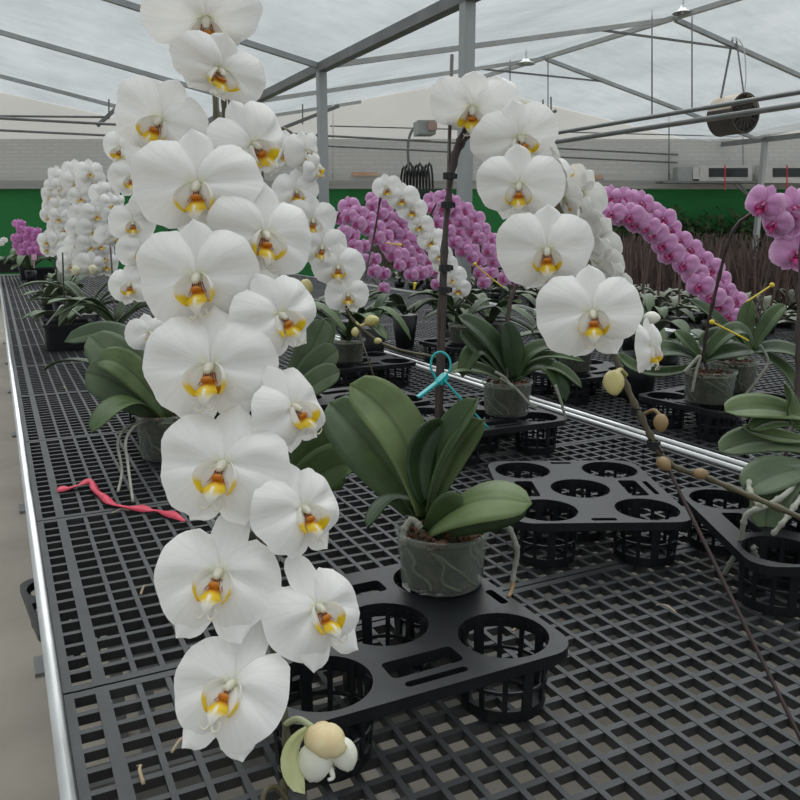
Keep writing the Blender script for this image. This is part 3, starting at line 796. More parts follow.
leafpx(A, (428, 530, dA - .02), (475, 500, dA - .07), (532, 504, dA - .09), .078, LEAFL, V((0, 0, 1)) + TOCAM * .5, -.2)
leafpx(A, (428, 534, dA - .02), (480, 517, dA - .06), (528, 508, dA - .085), .042, LEAF, TOCAM, .1)
leafpx(A, (428, 532, dA - .02), (450, 512, dA - .05), (462, 508, dA - .06), .05, LEAF, TOCAM, .1)
leafpx(A, (421, 520, dA), (393, 499, dA + .0), (367, 528, dA - .03), .034, LEAF, V((0, 0, 1)) + RT * -.3, .3)
spike(A, px([(490, 520), (508, 528), (517, 550), (514, 572)], dA - .02) + [G(512, 590, TH)], (.004, .003), ROOT, 'aerial_root', nodes=5)
spike(A, [P(514, 578, dA - .02), G(511, 592, TH), G(508, 597, TH)], .0026, BUDB, 'root_tip')
spike(A, px([(421, 528), (412, 520), (404, 530), (403, 545)], dA - .04), .0045, ROOT, 'aerial_root', nodes=4)
dS = dA + .02
spike(A, [pA + V((.01, .0, .07)), P(440, 440, dS), P(443, 330, dS + .01), P(446, 230, dS + .03), P(452, 165, dS + .04), P(462, 135, dS + .04), P(478, 122, dS + .05), P(505, 130, dS + .05)], .0035, STEM, nodes=12)
spike(A, [P(490, 124, dS + .05), P(505, 130, dS + .05), P(535, 165, dS + .04), P(562, 215, dS + .02), P(590, 270, dS - .0), P(606, 330, dS - .03), P(624, 380, dS - .05), P(645, 425, dS - .07), P(668, 462, dS - .09), P(705, 477, dS - .11), P(760, 500, dS - .15), P(830, 530, dS - .2)], (.0042, .0032), STEMG, nodes=24)
spike(A, [pA + V((-.01, .01, .07)), P(437, 420, dS + .02), P(442, 280, dS + .03), P(451, 180, dS + .05), P(466, 138, dS + .06), P(490, 132, dS + .07)], .0038, STEM, 'flower_spike', nodes=10)
stake(pA + V((0, .012, .07)), P(452, 55, dS + .07), .0027, 'tall dark stake tied to the stem above the large clear pot')
for y, x in ((176, 449), (205, 447), (268, 445), (290, 444)): clip(P(x, y, dS + .015), .0072, 'dark clip on the tall stake, %s' % {176: 'just under the topmost right bloom', 205: 'second from the top of the stake', 268: 'third from the top of the stake', 290: 'lowest on the stake'}[y])
AF = [(473, 106, dS + .02, .142, -4, -22, 0, 'drop'), (519, 136, dS - .0, .128, 20, -8, -16, 'near'), (519, 184, dS - .04, .124, -2, -4, -2, 'near'),
      (547, 249, dS - .08, .131, 0, 0, -3, 'near'), (593, 312, dS - .13, .132, 0, 4, -4, 'near')]
for a, sy in zip(AF, (.74, .85, .97, 1.0, 1.04)): flower(A, *a[:7], 'white', a[7], 1.0, sy)
for a in [(508, 102, dS + .1, .10, 60, 10, -25), (558, 166, dS + .06, .10, 116, 20, -30), (564, 198, dS + .04, .10, 122, 10, -20), (582, 192, dS + .07, .095, 138, 5, -40), (586, 222, dS + .05, .095, 128, 8, -30), (598, 240, dS + .03, .095, 140, 5, -40), (604, 262, dS + .01, .09, 132, 10, -30), (614, 284, dS - .01, .085, 130, 5, -40)]:
    flower(A, *a, 'white', 'near')
flower(A, 649, 347, dS - .10, .085, 46, -6, -6, 'white', 'near', .55)
bud(A, P(652, 318, dS - .06), .009, simple('white_bud', (.8, .8, .7), None, 20, .5), RT)
bud(A, P(614, 383, dS - .12), .0135, BUD, -UP + TOCAM * .4, [P(626, 375, dS - .06), P(620, 370, dS - .1), P(615, 376, dS - .12)])
bud(A, P(661, 423, dS - .10), .0095, BUDB, -UP, [P(644, 414, dS - .07), P(654, 410, dS - .09), P(660, 416, dS - .1)])
bud(A, P(664, 464, dS - .10), .0085, BUDB, RT - UP); bud(A, P(701, 474, dS - .12), .0075, BUDB, RT)
clip(P(636, 411, dS - .06), .0055, 'small dark clip on the lower end of the right white spray, upper one'); clip(P(653, 444, dS - .085), .0065, 'small dark clip on the lower end of the right white spray, lower one')
t = thing('support_wire', 'thin dark brown wire leaning from the right white spray down to the bench', 'support wire', G(812, 762))
bm = bmesh.new(); tube(bm, smooth_path([P(662, 452, dS - .09), P(668, 468, dS - .095), G(812, 762)], 8), .0023, 8); link('wire', mesh(bm, 'w', True), t, simple('dark_wire', (.05, .028, .026), None, 30, .5))
# turquoise cable tie
tie = thing('cable_tie', 'turquoise plastic cable tie looped round the tall stake', 'cable tie', P(441, 382, dS - .01))
bm = bmesh.new(); tube(bm, smooth_path(px([(437, 380), (431, 368), (433, 356), (441, 352), (449, 358), (450, 369), (443, 379)], dS - .008), 6), .0016, 6); link('loop', mesh(bm, 't', True), tie, TEAL)
bm = bmesh.new(); bar(bm, P(443, 378, dS - .016), P(418, 397, dS - .03), .008, .003); link('strap_end', mesh(bm), tie, TEAL)
bm = bmesh.new(); bar(bm, P(438, 383, dS - .018), P(446, 375, dS - .012), .011, .007); link('head', mesh(bm), tie, TEAL)
bm = bmesh.new(); tube(bm, smooth_path(px([(444, 380), (462, 400), (488, 428)], dS - .02), 5), .0016, 6); link('tail', mesh(bm, 't', True), tie, TEAL)

# ---- plant C: broad leaves at left, small blooms left of the big spray --------
C_ = thing('orchid', 'white moth orchid with broad leaves at left, small blooms left of the big spray', 'orchid', pC + V((0, 0, .095)))
dC = depth(pC)
leafpx(C_, (168, 420, dC), (128, 372, dC - .02), (90, 335, dC + .02), .115, LEAFG, TOCAM + V((0, 0, .6)), .15)
leafpx(C_, (168, 418, dC - .03), (128, 368, dC - .08), (97, 362, dC - .08), .078, LEAFL, TOCAM + V((0, 0, .8)), .2)
leafpx(C_, (168, 420, dC - .02), (120, 385, dC - .06), (86, 372, dC - .06), .11, LEAFG, TOCAM + V((0, 0, .3)), .2)
leafpx(C_, (165, 425, dC - .03), (128, 402, dC - .12), (91, 433, dC - .2), .07, LEAF, V((0, 0, 1)) + TOCAM * .3, .25)
leafpx(C_, (168, 415, dC + .05), (125, 340, dC + .3), (64, 342, dC + .35), .08, LEAFG, TOCAM + V((0, 0, .6)), .2)
leafpx(C_, (160, 400, dC + .1), (90, 362, dC + .1), (44, 370, dC + .15), .03, LEAF, V((0, 0, 1)), .2)
leafpx(C_, (172, 415, dC + .05), (190, 370, dC + .1), (215, 350, dC + .1), .08, LEAF, TOCAM, .2)
for a in [(118, 432, 122, 470, 118, 500), (126, 430, 128, 465, 133, 510)]:
    spike(C_, [P(160, 420, dC), P(a[0] + 12, a[1] - 6, dC - .10), P(a[0], a[1] + 10, dC - .16), P(a[2], a[3], dC - .2), G(a[4], a[5] - 8, .004)], (.004, .003), ROOT, 'aerial_root')
spike(C_, [pC + V((0, 0, .04)), P(166, 330, dC + .05), P(170, 210, dC + .1), P(168, 160, dC + .05), P(160, 145, dC + .09), P(150, 170, dC + .09), P(152, 250, dC + .07), P(160, 335, dC + .04)], .004, STEM, nodes=12)
for a in [(120, 148, .11, -30, -6, 10), (132, 177, .125, -8, 0, 5), (133, 222, .12, -5, 0, 0), (142, 250, .13, 0, 2, 0), (130, 284, .125, -20, 4, -6), (150, 332, .115, 8, 8, -10), (152, 205, .11, 20, 0, 0)]:
    flower(C_, a[0], a[1], dC - .02, a[2], a[3], a[4], a[5], 'white', 'mid')

# ---- plant D: small blooms right of the big spray ----------------------------
D_ = thing('orchid', 'white moth orchid whose small blooms and green buds show right of the big spray', 'orchid', pD + V((0, 0, .075)))
dD = depth(pD) - .1
spike(D_, [pD + V((0, 0, .07)), P(268, 300, dD + .1), P(262, 160, dD + .1), P(275, 130, dD + .05), P(297, 140, dD), P(312, 200, dD), P(325, 255, dD), P(345, 305, dD - .03), P(358, 325, dD - .05), P(390, 347, dD - .06), P(440, 358, dD - .05)], .0038, STEMG, nodes=16)
for a in [(285, 150, .12, 10, -10, 0), (306, 150, .12, 40, -10, -20), (315, 168, .10, 60, 0, -30), (296, 190, .13, 12, -5, 0), (313, 219, .145, 4, -10, 0), (322, 246, .145, 2, -5, 2), (338, 266, .145, 2, 0, 0), (348, 294, .125, 0, 4, -2)]:
    flower(D_, a[0], a[1], dD - .04, a[2], a[3], a[4], a[5], 'white', 'mid')
bud(D_, P(372, 321, dD - .05), .0165, BUD, RT + UP * .2, [P(356, 322, dD - .05), P(360, 326, dD - .05), P(366, 323, dD - .05)]); bud(D_, P(355, 332, dD - .06), .011, BUD, UP); bud(D_, P(378, 341, dD - .06), .009, BUD, RT)
bud(D_, P(306, 288, dD - .02), .02, BUD, -UP)
for m_ in [((285, 400, dD + .1), (310, 350, dD + .05), (325, 320, dD + .05), .085), ((285, 405, dD + .08), (315, 368, dD), (338, 350, dD - .02), .085), ((285, 410, dD + .05), (315, 383, dD - .04), (340, 372, dD - .06), .075), ((290, 400, dD + .15), (320, 345, dD + .2), (326, 318, dD + .2), .07)]:
    leafpx(D_, m_[0], m_[1], m_[2], m_[3], LEAFG, TOCAM + V((0, 0, .4)), .2)
t = thing('support_wire', 'thin wire slanting down from the buds of the small white spray', 'support wire', P(379, 392, dD - .1))
bm = bmesh.new(); tube(bm, [P(357, 326, dD - .05), P(379, 392, dD - .1)], .002, 6); link('wire', mesh(bm, 'w', True), t, STEMG)

# ---- plant J: spidery green orchid by the rails ------------------------------
J = thing('orchid', 'spidery green orchid without open flowers in a clear pot beside the silver rails', 'orchid', pJ + V((0, 0, .075)))
dJ = depth(pJ)
for b_, m_, t_, w_, mt in [((512, 378), (490, 340), (458, 316), .07, LEAF), ((510, 380), (480, 352), (461, 330), .05, LEAFG), ((508, 382), (480, 350), (462, 378), .055, LEAF), ((514, 380), (530, 352), (560, 345), .05, LEAF),
                           ((514, 382), (545, 365), (566, 402), .06, LEAF), ((514, 380), (550, 366), (582, 388), .035, LEAFG), ((512, 378), (512, 350), (505, 322), .06, LEAF), ((510, 384), (475, 368), (450, 372), .045, LEAFG), ((516, 378), (540, 356), (585, 362), .03, LEAF)]:
    leafpx(J, (*b_, dJ), (*m_, dJ - .02), (*t_, dJ - .03), w_, mt, V((0, 0, 1)) + TOCAM * .7, .3)
for r_ in [[(500, 378), (515, 388), (530, 404), (537, 407)], [(495, 372), (505, 378), (512, 388)], [(555, 385), (562, 405), (566, 420)]]:
    spike(J, px([(a, b, dJ - .07) for a, b in r_]), (.004, .003), ROOT, 'aerial_root')
spike(J, [pJ + V((0, 0, .07)), P(508, 320, dJ), P(520, 270, dJ + .02), P(528, 250, dJ + .02)], .004, STEM, nodes=5)
spike(J, [pJ + V((.02, 0, .07)), P(503, 350, dJ + .05), P(512, 290, dJ + .05)], .004, STEM, nodes=4)

# ---- plant O at the right edge -----------------------------------------------
O = thing('orchid', 'orchid at the right edge with hanging pale leaves and long white roots', 'orchid', pO + V((0, 0, .065)))
dO = depth(pO) + .0
for b_, m_, t_, w_, mt in [((806, 418), (765, 408), (725, 412), .06, LEAFL), ((808, 440), (775, 436), (742, 428), .035, LEAFL), ((812, 452), (765, 440), (719, 452), .062, LEAFG), ((812, 468), (775, 474), (745, 492), .068, LEAFG), ((806, 470), (775, 492), (766, 532), .062, LEAFG), ((800, 430), (790, 405), (786, 384), .04, LEAFL), ((815, 440), (830, 420), (860, 420), .06, LEAF), ((800, 425), (775, 420), (750, 430), .04, LEAF)]:
    lo_ = .10 if t_[1] > 480 else .02
    leafpx(O, (*b_, dO - .02), (*m_, dO - lo_), (*t_, dO - lo_ - .03), w_, mt, V((0, 0, 1)) + TOCAM * .8, .25)
for r_ in [[(805, 462, 0), (790, 490, -.13), (766, 506, -.19), (747, 514, -.20), (742, 532, -.19), (736, 552, -.17), (724, 574, -.135)], [(812, 486, -.02), (797, 503, -.16), (785, 520, -.2), (772, 535, -.2)], [(752, 546, -.17), (757, 558, -.16), (768, 563, -.16)], [(760, 507, -.2), (749, 488, -.14), (752, 470, -.08)]]:
    spike(O, px([(a, b, dO + c) for a, b, c in r_]), (.0045, .0035), ROOT, 'aerial_root', nodes=6)
spike(O, [pO + V((.0, .0, .06)), P(797, 400, dO + .05), P(799, 330, dO + .06), P(803, 235, dO + .08)], .005, STEM, nodes=8)

# ------------------------------------------------------------------ sprays further back
def path_at(pts, t):
    n = len(pts) - 1; k = min(int(t * n), n - 1); f = t * n - k
    return tuple(a + (b - a) * f for a, b in zip(pts[k], pts[k + 1]))
def nursery_pot(pl, p):
    h = p[2] - BZ - .002; bm = bmesh.new(); lathe(bm, [(.035, -h), (.042, -h + .002), (.06, .0), (.055, 0), (.0, -.012)], p, 18, cap0=True); link('nursery_pot', mesh(bm, 'p', True), pl, BLACK)
def spray_plant(name_label, pot_p, pts, n, size, kind, d, lod='far', two=True, az=-10, off=9, el=0, seed=1, leaves=5, mat=None, L=.22, stemtop=None, roll=0, stemmat=STEM, w=.06):
    pl = thing('orchid', name_label, 'orchid', pot_p)
    r = random.Random(seed)
    pp = [(a, b) for a, b in pts]
    if two and 5 < n < 20: n = int(n * 1.35)
    for i in range(n):
        t = i / max(1, n - 1); x, y = path_at(pp, t)
        x2, y2 = path_at(pp, min(1, t + .05)); x1, y1 = path_at(pp, max(0, t - .05)); tx, ty = x2 - x1, y2 - y1; l = math.hypot(tx, ty) or 1
        s = (1 if i % 2 else -1) * (off if n > 22 else 4) if two else 0
        flower(pl, x - ty / l * s + r.uniform(-2.4, 2.4), y + tx / l * s + r.uniform(-2, 2), d + r.uniform(-.02, .02) + (.03 if (two and i % 2 == 0) else 0), size * (1 - .12 * t) * r.uniform(.88, 1.1), az + (26 if (two and i % 2 == 0) else -8) * (1 if two else 0) + r.uniform(-10, 10), el + r.uniform(-6, 6), roll + r.uniform(-10, 10), kind, lod)
    if n != 9: nursery_pot(pl, pot_p)
    st = stemtop or (pp[0][0] - 6, pp[0][1] + 4)
    stem = [V(pot_p)] + [P(st[0] - 10, (st[1] + 300) / 2, d + .08), P(st[0], st[1], d + .06)] + [P(a + 1, b + 4, d + .05) for a, b in pp] 
    spike(pl, stem, .0035, stemmat, nodes=14, sides=6)
    rosette(pl, pot_p, leaves, L, seed + 50, mat or LEAF, w)
    return pl
def base_at(px_, py_, d, z=ZT + .07):
    p = P(px_, py_, d); return V((p.x, p.y, z))
# small white spray behind the tall stake
spray_plant('small white moth orchid spray behind the tall stake, among purple ones', pM + V((.0, .0, .075)), [(388, 187), (408, 205), (424, 226), (437, 250), (446, 270), (457, 286)], 9, .118, 'white', 3.0, 'mid', False, -6, 0, -6, 3, 6, LEAF, .24)
# purple sprays
spray_plant('purple moth orchid spray, leftmost of the central group', base_at(352, 332, 3.5), [(338, 222), (356, 243), (370, 262), (386, 284)], 8, .09, 'purple', 3.5, 'far', True, -24, 4, 0, 4, 5)
spray_plant('purple moth orchid spray just right of the leftmost one, ending above the small buds', base_at(372, 330, 3.25), [(346, 208), (366, 222), (382, 240), (398, 258), (416, 277)], 13, .086, 'purple', 3.2, 'far', True, -24, 5, 0, 5, 5)
spray_plant('long purple moth orchid spray running behind the small white spray', base_at(405, 328, 3.75), [(370, 200), (388, 214), (402, 234), (416, 254), (438, 280)], 15, .096, 'purple', 3.75, 'far', True, -24, 6, 0, 6, 5)
spray_plant('purple moth orchid spray right behind the tall stake', base_at(452, 324, 3.95), [(430, 203), (446, 222), (460, 240), (474, 258), (488, 282)], 12, .102, 'purple', 3.95, 'far', True, -24, 6, 0, 7, 5, LEAFG)
spray_plant('purple moth orchid spray between the tall stake and the right white spray', base_at(490, 330, 3.4), [(442, 200), (462, 212), (478, 232), (494, 254), (512, 280)], 13, .086, 'purple', 3.2, 'far', True, -24, 6, 0, 8, 6, LEAFG)
spray_plant('purple moth orchid peeping out under the fourth right white bloom', base_at(560, 330, 3.2), [(552, 274), (562, 282)], 3, .09, 'purple', 3.1, 'far', True, 0, 4, 0, 9, 5)
spray_plant('long purple moth orchid spray sloping down at right, from the green wall to the rails', base_at(640, 372, 2.6), [(610, 204), (632, 208), (655, 222), (676, 246), (700, 272), (722, 296), (742, 318)], 30, .098, 'purple', 2.6, 'mid', True, -14, 8, 4, 10, 5, LEAFG, .22, (600, 215))
# arching purple plant in the pale pot at right
N_ = thing('orchid', 'purple moth orchid with a bare arching stem in the pale clear pot at right', 'orchid', pN + V((0, 0, .075)))
dN = depth(pN)
spike(N_, [pN + V((0, 0, .07)), P(704, 350, dN), P(716, 290, dN - .05), P(730, 238, dN - .1), P(745, 218, dN - .12), P(768, 212, dN - .15), P(790, 224, dN - .2), P(806, 240, dN - .22)], .0042, STEM, nodes=14)
for a in [(765, 203, .105, -20, -5, 20), (786, 224, .10, 160, 0, 0), (793, 207, .12, 30, 0, -10), (797, 252, .12, 10, 5, 10), (812, 230, .12, 10, 0, 0), (775, 222, .085, -30, -10, 10)]:
    flower(N_, a[0], a[1], dN - .25, a[2], a[3], a[4], a[5], 'purple', 'mid')
for b_, m_, t_, w_ in [((700, 362), (668, 350), (638, 360), .075), ((704, 358), (735, 330), (752, 345), .06), ((702, 362), (690, 345), (676, 330), .05), ((700, 365), (650, 372), (618, 352), .05), ((704, 360), (730, 352), (752, 350), .07)]:
    leafpx(N_, (*b_, dN), (*m_, dN - .02), (*t_, dN), w_, LEAF, V((0, 0, 1)) + TOCAM * .6, .3)
spike(N_, px([(684, 372), (690, 366), (700, 356), (696, 372), (692, 392)], dN - .08), .004, ROOT, 'aerial_root')
N2 = thing('orchid', 'orchid with dark hanging leaves in the dark clear pot at right', 'orchid', pN2 + V((0, 0, .08)))
d2 = depth(pN2)
for b_, m_, t_, w_ in [((750, 352), (715, 318), (690, 300), .06), ((752, 350), (770, 320), (785, 305), .05), ((752, 352), (785, 350), (815, 365), .08), ((750, 350), (725, 335), (700, 345), .07), ((752, 350), (782, 368), (800, 395), .07), ((750, 350), (745, 325), (752, 300), .05)]:
    leafpx(N2, (*b_, d2), (*m_, d2), (*t_, d2), w_, LEAF, V((0, 0, 1)) + TOCAM * .5, .3)
spike(N2, [pN2 + V((0, 0, .08)), P(760, 300, d2 + .05), P(772, 262, d2 + .05), P(785, 236, d2)], .0035, STEM, nodes=8)
spike(N2, px([(745, 395), (757, 380), (768, 362), (760, 345)], d2 - .08), .004, ROOT, 'aerial_root')
# plain leaf plants in the other back pots
for p_, sd, lab, L in [(pK, 31, 'leafy orchid without flowers just below the right white spray', .2), (pL, 32, 'leafy orchid in the clear pot beside the tall dark stake, further back', .22)]:
    q = thing('orchid', lab, 'orchid', p_ + V((0, 0, .075))); rosette(q, p_ + V((0, 0, .075)), 6, L, sd, LEAF, .06)
ql = [((2.05, 2.75), 33, 'broad-leaved orchid left of the rails, behind the spidery orchid'), ((2.3, 2.3), 34, 'dark leafy orchid beyond the pots at right'), ((1.95, 3.3), 35, 'leafy orchid under the purple sprays, right of the tall stake'), ((2.55, 2.75), 36, 'grey-leaved orchid at right under the sloping purple spray'), ((1.55, 3.6), 37, 'leafy orchid behind the small white spray'), ((2.6, 3.5), 38, 'leafy orchid on the second bench below the dark sticks'), ((2.2, 1.95), 39, 'leafy orchid behind the two pots at right'), ((2.9, 3.0), 40, 'small leafy orchid at the far rail of the second bench')]
for (x, y), sd, lab in ql:
    q = thing('orchid', lab, 'orchid', (x, y, BZ + .08)); rosette(q, (x, y, BZ + .08), 6, .26, sd, LEAFG if sd % 2 else LEAF, .07, None, .3)
    bm = bmesh.new(); lathe(bm, [(.03, -.078), (.045, -.075), (.055, .0), (.05, 0), (.0, -.01)], (x, y, BZ + .08), 16, cap0=True); link('nursery_pot', mesh(bm, 'p', True), q, BLACK)

# ---- white cluster and magenta cluster at far left ---------------------------
def cluster(label, base, rows, d, size, kind, lod, seed, leaves, L=.3, w=.07):
    pl = thing('orchid', label, 'orchid', base); r = random.Random(seed)
    for (y, xs) in rows:
        for x in xs:
            az = (x - 82) * 1.0 if kind == 'white' else r.uniform(-40, 40)
            flower(pl, x + r.uniform(-1.2, 1.2), y + r.uniform(-1, 1), d + abs(x - 88) * .004 + r.uniform(-.03, .03), size * 1.16 * r.uniform(.9, 1.1), az + r.uniform(-14, 14), -8 + r.uniform(-6, 6), r.uniform(-8, 8), kind, lod)
    rosette(pl, base, leaves, L, seed + 9, LEAFG, w); nursery_pot(pl, base); return pl
e1 = base_at(88, 296, 4.0, BZ + .13); e2 = base_at(62, 296, 4.7, BZ + .13); e3 = base_at(114, 300, 3.4, BZ + .13)
q = cluster('tall cluster of white moth orchids at left, its front spray of larger blooms', e1, [(172, (76, 90)), (182, (75, 92)), (197, (80, 96)), (214, (84, 97)), (229, (80, 92, 100)), (244, (78, 90, 102)), (256, (70, 88, 104)), (265, (70, 90, 106))], 3.95, .135, 'white', 'far', 61, 8)
spike(q, [V(e1), P(92, 260, 4.25), P(90, 200, 4.25), P(82, 180, 4.2)], .004, STEM, sides=6)
q = cluster('white moth orchid spray at the left side of the tall white cluster', e2, [(178, (64, 58)), (187, (52, 62)), (196, (50, 60)), (206, (50, 59)), (217, (50, 60)), (228, (57, 66)), (240, (48, 60)), (248, (47, 66))], 4.6, .128, 'white', 'far', 62, 7)
spike(q, [V(e2), P(56, 255, 5.0), P(56, 230, 5.0), P(58, 190, 4.95)], .004, STEM, sides=6)
q = cluster('white moth orchid spray at the right side of the tall white cluster', e3, [(193, (103, 112)), (204, (110, 117)), (216, (112, 120)), (236, (109, 116))], 3.4, .10, 'white', 'far', 63, 7)
spike(q, [V(e3), P(110, 240, 3.65), P(110, 215, 3.65), P(110, 200, 3.62)], .004, STEM, sides=6)
for x, y in ((76, 271), (93, 270)): bud(q, P(x, y, 3.9), .022, simple('cream_bud', (.75, .7, .5), None, 10, .5), -UP)
e4 = base_at(30, 264, 8.2, BZ + .12)
cluster('magenta moth orchid cluster at the far left end of the bench', e4, [(224, (18, 23)), (231, (19, 25, 30)), (238, (16, 22, 28, 35)), (246, (18, 24, 30, 36)), (252, (20, 27, 34, 40)), (233, (39,)), (243, (41,))], 8.1, .12, 'magenta', 'tiny', 64, 8, .35)
t = thing('plant_tag', 'small pink plant tag among the magenta orchids', 'tag', P(34, 257, 8.0)); bm = bmesh.new(); bar(bm, P(34, 254, 8.0), P(34, 260, 8.0), .05, .004); bar(bm, P(34, 260, 8.0), P(34, 268, 8.0), .008, .004); link('tag_face', mesh(bm), t, TAGM)
e5 = base_at(10, 262, 8.6, BZ + .16); q = thing('orchid', 'dark leafy orchid at the far left corner with one pale bloom', 'orchid', e5); rosette(q, e5, 7, .35, 71, LEAF, .07)
for x, y in ((1, 243), (4, 240)): flower(q, x, y, 8.5, .08, 0, 0, 0, 'white', 'tiny')
for x_, y_, sd, lab in ((b2.x + .09, b2.y + .1, 81, 'low leafy orchid in the second black box at left'), (b1.x + .08, b1.y + .1, 82, 'leafy orchid in the front black box with the wire handle'), (b3.x + .1, b3.y + .2, 83, 'leafy orchid in the third black box at left, under the white cluster')):
    p_ = V((x_, y_, BZ + .10)); q = thing('orchid', lab, 'orchid', p_); rosette(q, p_, 7, .22, sd, LEAFG, .06, None, .3)
    spike(q, [p_, p_ + V((0, .02, .15)), p_ + V((.01, .03, .34))], .0035, STEM, sides=6)

# yellow ties between stakes
def ytie(pts, d, label, r=.0024):
    p = px(pts, d); t = thing('plant_tie', label, 'plant tie', p[0]); bm = bmesh.new(); tube(bm, smooth_path(p, 4), r, 6); link('strap', mesh(bm, 'y', True), t, YEL)
    bm = bmesh.new(); ball(bm, p[0], (.009, .006, .007), None, 8); link('knot', mesh(bm, 'y', True), t, YEL)
ytie([(712, 322), (730, 331), (749, 341)], dN - .05, 'yellow tie on the bare arching stem at right')
ytie([(772, 285), (760, 293), (746, 302)], d2 - .1, 'yellow tie above the dark leaves at the right edge')
ytie([(475, 264), (486, 274), (503, 287)], 3.1, 'yellow tie right of the tall stake, before the purple sprays')
ytie([(400, 245), (386, 243)], 3.1, 'yellow tie on a stake left of the small white spray')
ytie([(415, 284), (414, 290)], 3.0, 'yellow tie low down below the small white spray', .004)

# ------------------------------------------------------------------ mass of plants without flowers beyond
def stuff(name, bm, mat, label, cat):
    o = link(name, mesh(bm), None, mat); tag(o, label, cat, None, 'stuff'); return o
r = random.Random(5)
protos = []
def nursery(x, y, sd, label, proto=None):
    if proto:
        c = proto.copy(); COL.objects.link(c); c.location = (x, y, BZ + .06); c.rotation_euler.z = r.uniform(0, 6.28); c['label'] = label
        for ch in proto.children:
            k = ch.copy(); COL.objects.link(k); k.parent = c
        return c
    t = thing('young_orchid', label, 'orchid', (x, y, BZ + .06), 'young orchids on the third bench')
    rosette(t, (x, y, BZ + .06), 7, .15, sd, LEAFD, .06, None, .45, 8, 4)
    for k in range(2):
        a = V((x, y, BZ + .06)); b = a + V((r.uniform(-.06, .06), r.uniform(-.06, .06), r.uniform(.36, .44))); bm = bmesh.new(); tube(bm, [a, (a + b) / 2 + V((.01, 0, 0)), b], .004, 5); link('flower_spike', mesh(bm), t, STICK)
    bm = bmesh.new(); lathe(bm, [(.03, -.058), (.045, -.056), (.055, .0), (.05, 0), (.0, -.01)], (x, y, BZ + .06), 12, cap0=True); link('nursery_pot', mesh(bm, 'p', True), t, BLACK)
    return t
LBL = 'young orchid without flowers, one of the crowded plants on the third bench'
for i in range(5):
    protos.append(nursery(4.2, 2.0 + .3 * i, 200 + i, LBL))
for ix in range(3):
    for iy in range(19):
        x, y = 3.42 + ix * .27 + r.uniform(-.02, .02), 2.0 + (iy + .5 * (ix % 2)) * .27 + r.uniform(-.02, .02)
        nursery(x, y, 0, LBL, protos[r.randrange(5)])
bm = bmesh.new()
for k in range(4200):
    x = r.uniform(4.15, 5.2); y = r.uniform(2.4, 9.5)
    h = r.uniform(.28, .47); a = V((x, y, BZ + .05)); b = a + V((r.uniform(-.14, .14), r.uniform(-.14, .14), h)); tube(bm, [a, (a + b) / 2 + V((r.uniform(-.03, .03), r.uniform(-.03, .03), 0)), b], .0032, 3)
stuff('bare_spikes', bm, STICK, 'thicket of brown bare flower spikes rising over the third bench', 'bare spikes')
bm = bmesh.new()
for k in range(14000):
    p = W(r.uniform(585, 1000), 235, .25 + r.uniform(0, .5)); p.z = 0
    h = r.uniform(.9, 1.6) * (1 if r.random() < .8 else 1.1); z = r.uniform(.2, 1) * h
    d = V((r.uniform(-1, 1), r.uniform(-1, 1), r.uniform(.2, 1))).normalized() * .15; s = d.orthogonal().normalized() * .05; q = p + V((0, 0, z))
    vs = [bm.verts.new(q - s), bm.verts.new(q + s), bm.verts.new(q + d)]; bm.faces.new(vs)
stuff('weeds', bm, WEED, 'strip of green weeds along the foot of the green wall at right', 'weeds')

# ------------------------------------------------------------------ greenhouse equipment
def lamp(p, sc, label):
    t = thing('hanging_lamp', label, 'lamp', p); p = V(p)
    bm = bmesh.new(); lathe(bm, [(.03 * sc, 0), (.05 * sc, -.05 * sc), (.09 * sc, -.10 * sc), (.2 * sc, -.15 * sc), (.2 * sc, -.165 * sc), (.085 * sc, -.115 * sc)], p, 20); link('lamp_shade', mesh(bm, 'l', True), t, ALU)
    bm = bmesh.new(); lathe(bm, [(.02 * sc, .12 * sc), (.02 * sc, 0), (.035 * sc, -.02 * sc)], p, 10, True); link('lamp_stem', mesh(bm, 'l', True), t, STEELD)
    bm = bmesh.new(); ball(bm, p + V((0, 0, -.12 * sc)), .05 * sc); link('bulb', mesh(bm, 'l', True), t, PALE)
lamp(PY(683, 5, 8.3), .62, 'bell-shaped lamp under the nearer roof peak at top right')
lamp(PY(526, 56, 11.25), .75, 'bell-shaped lamp under the farther roof peak')
fc = PY(733, 115, 8.3); fs = depth(fc) / 800
t = thing('circulation_fan', 'drum-shaped greenhouse fan hanging from two straps at top right', 'fan', fc)
ax = (RT * .42 - HD * .91).normalized(); q4 = ax.to_track_quat('Z', 'Y').to_matrix().to_4x4(); R_, Lh = 19 * fs, 16 * fs
bm = bmesh.new(); lathe(bm, [(R_, -Lh), (R_ * 1.03, -Lh * .96), (R_, -Lh * .9), (R_, Lh * .9), (R_ * 1.03, Lh * .96), (R_, Lh), (R_ * .94, Lh), (R_ * .94, -Lh)], sides=32)
bmesh.ops.transform(bm, matrix=M.Translation(fc) @ q4, verts=bm.verts[:]); 
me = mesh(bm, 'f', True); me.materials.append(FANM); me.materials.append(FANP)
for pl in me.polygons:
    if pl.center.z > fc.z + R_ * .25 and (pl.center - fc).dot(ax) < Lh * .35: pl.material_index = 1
link('drum', me, t)
bm = bmesh.new()
for rr_ in (.3, .5, .7, .9):
    lathe(bm, [(R_ * rr_, Lh * .9), (R_ * (rr_ + .03), Lh * .9), (R_ * (rr_ + .03), Lh * .93), (R_ * rr_, Lh * .93), (R_ * rr_, Lh * .9)], sides=28)
lathe(bm, [(R_ * .02, Lh * .6), (R_ * .95, Lh * .6), (R_ * .95, Lh * .62), (R_ * .02, Lh * .62)], sides=28)  # backing disc added inside the drum to make its open end dark
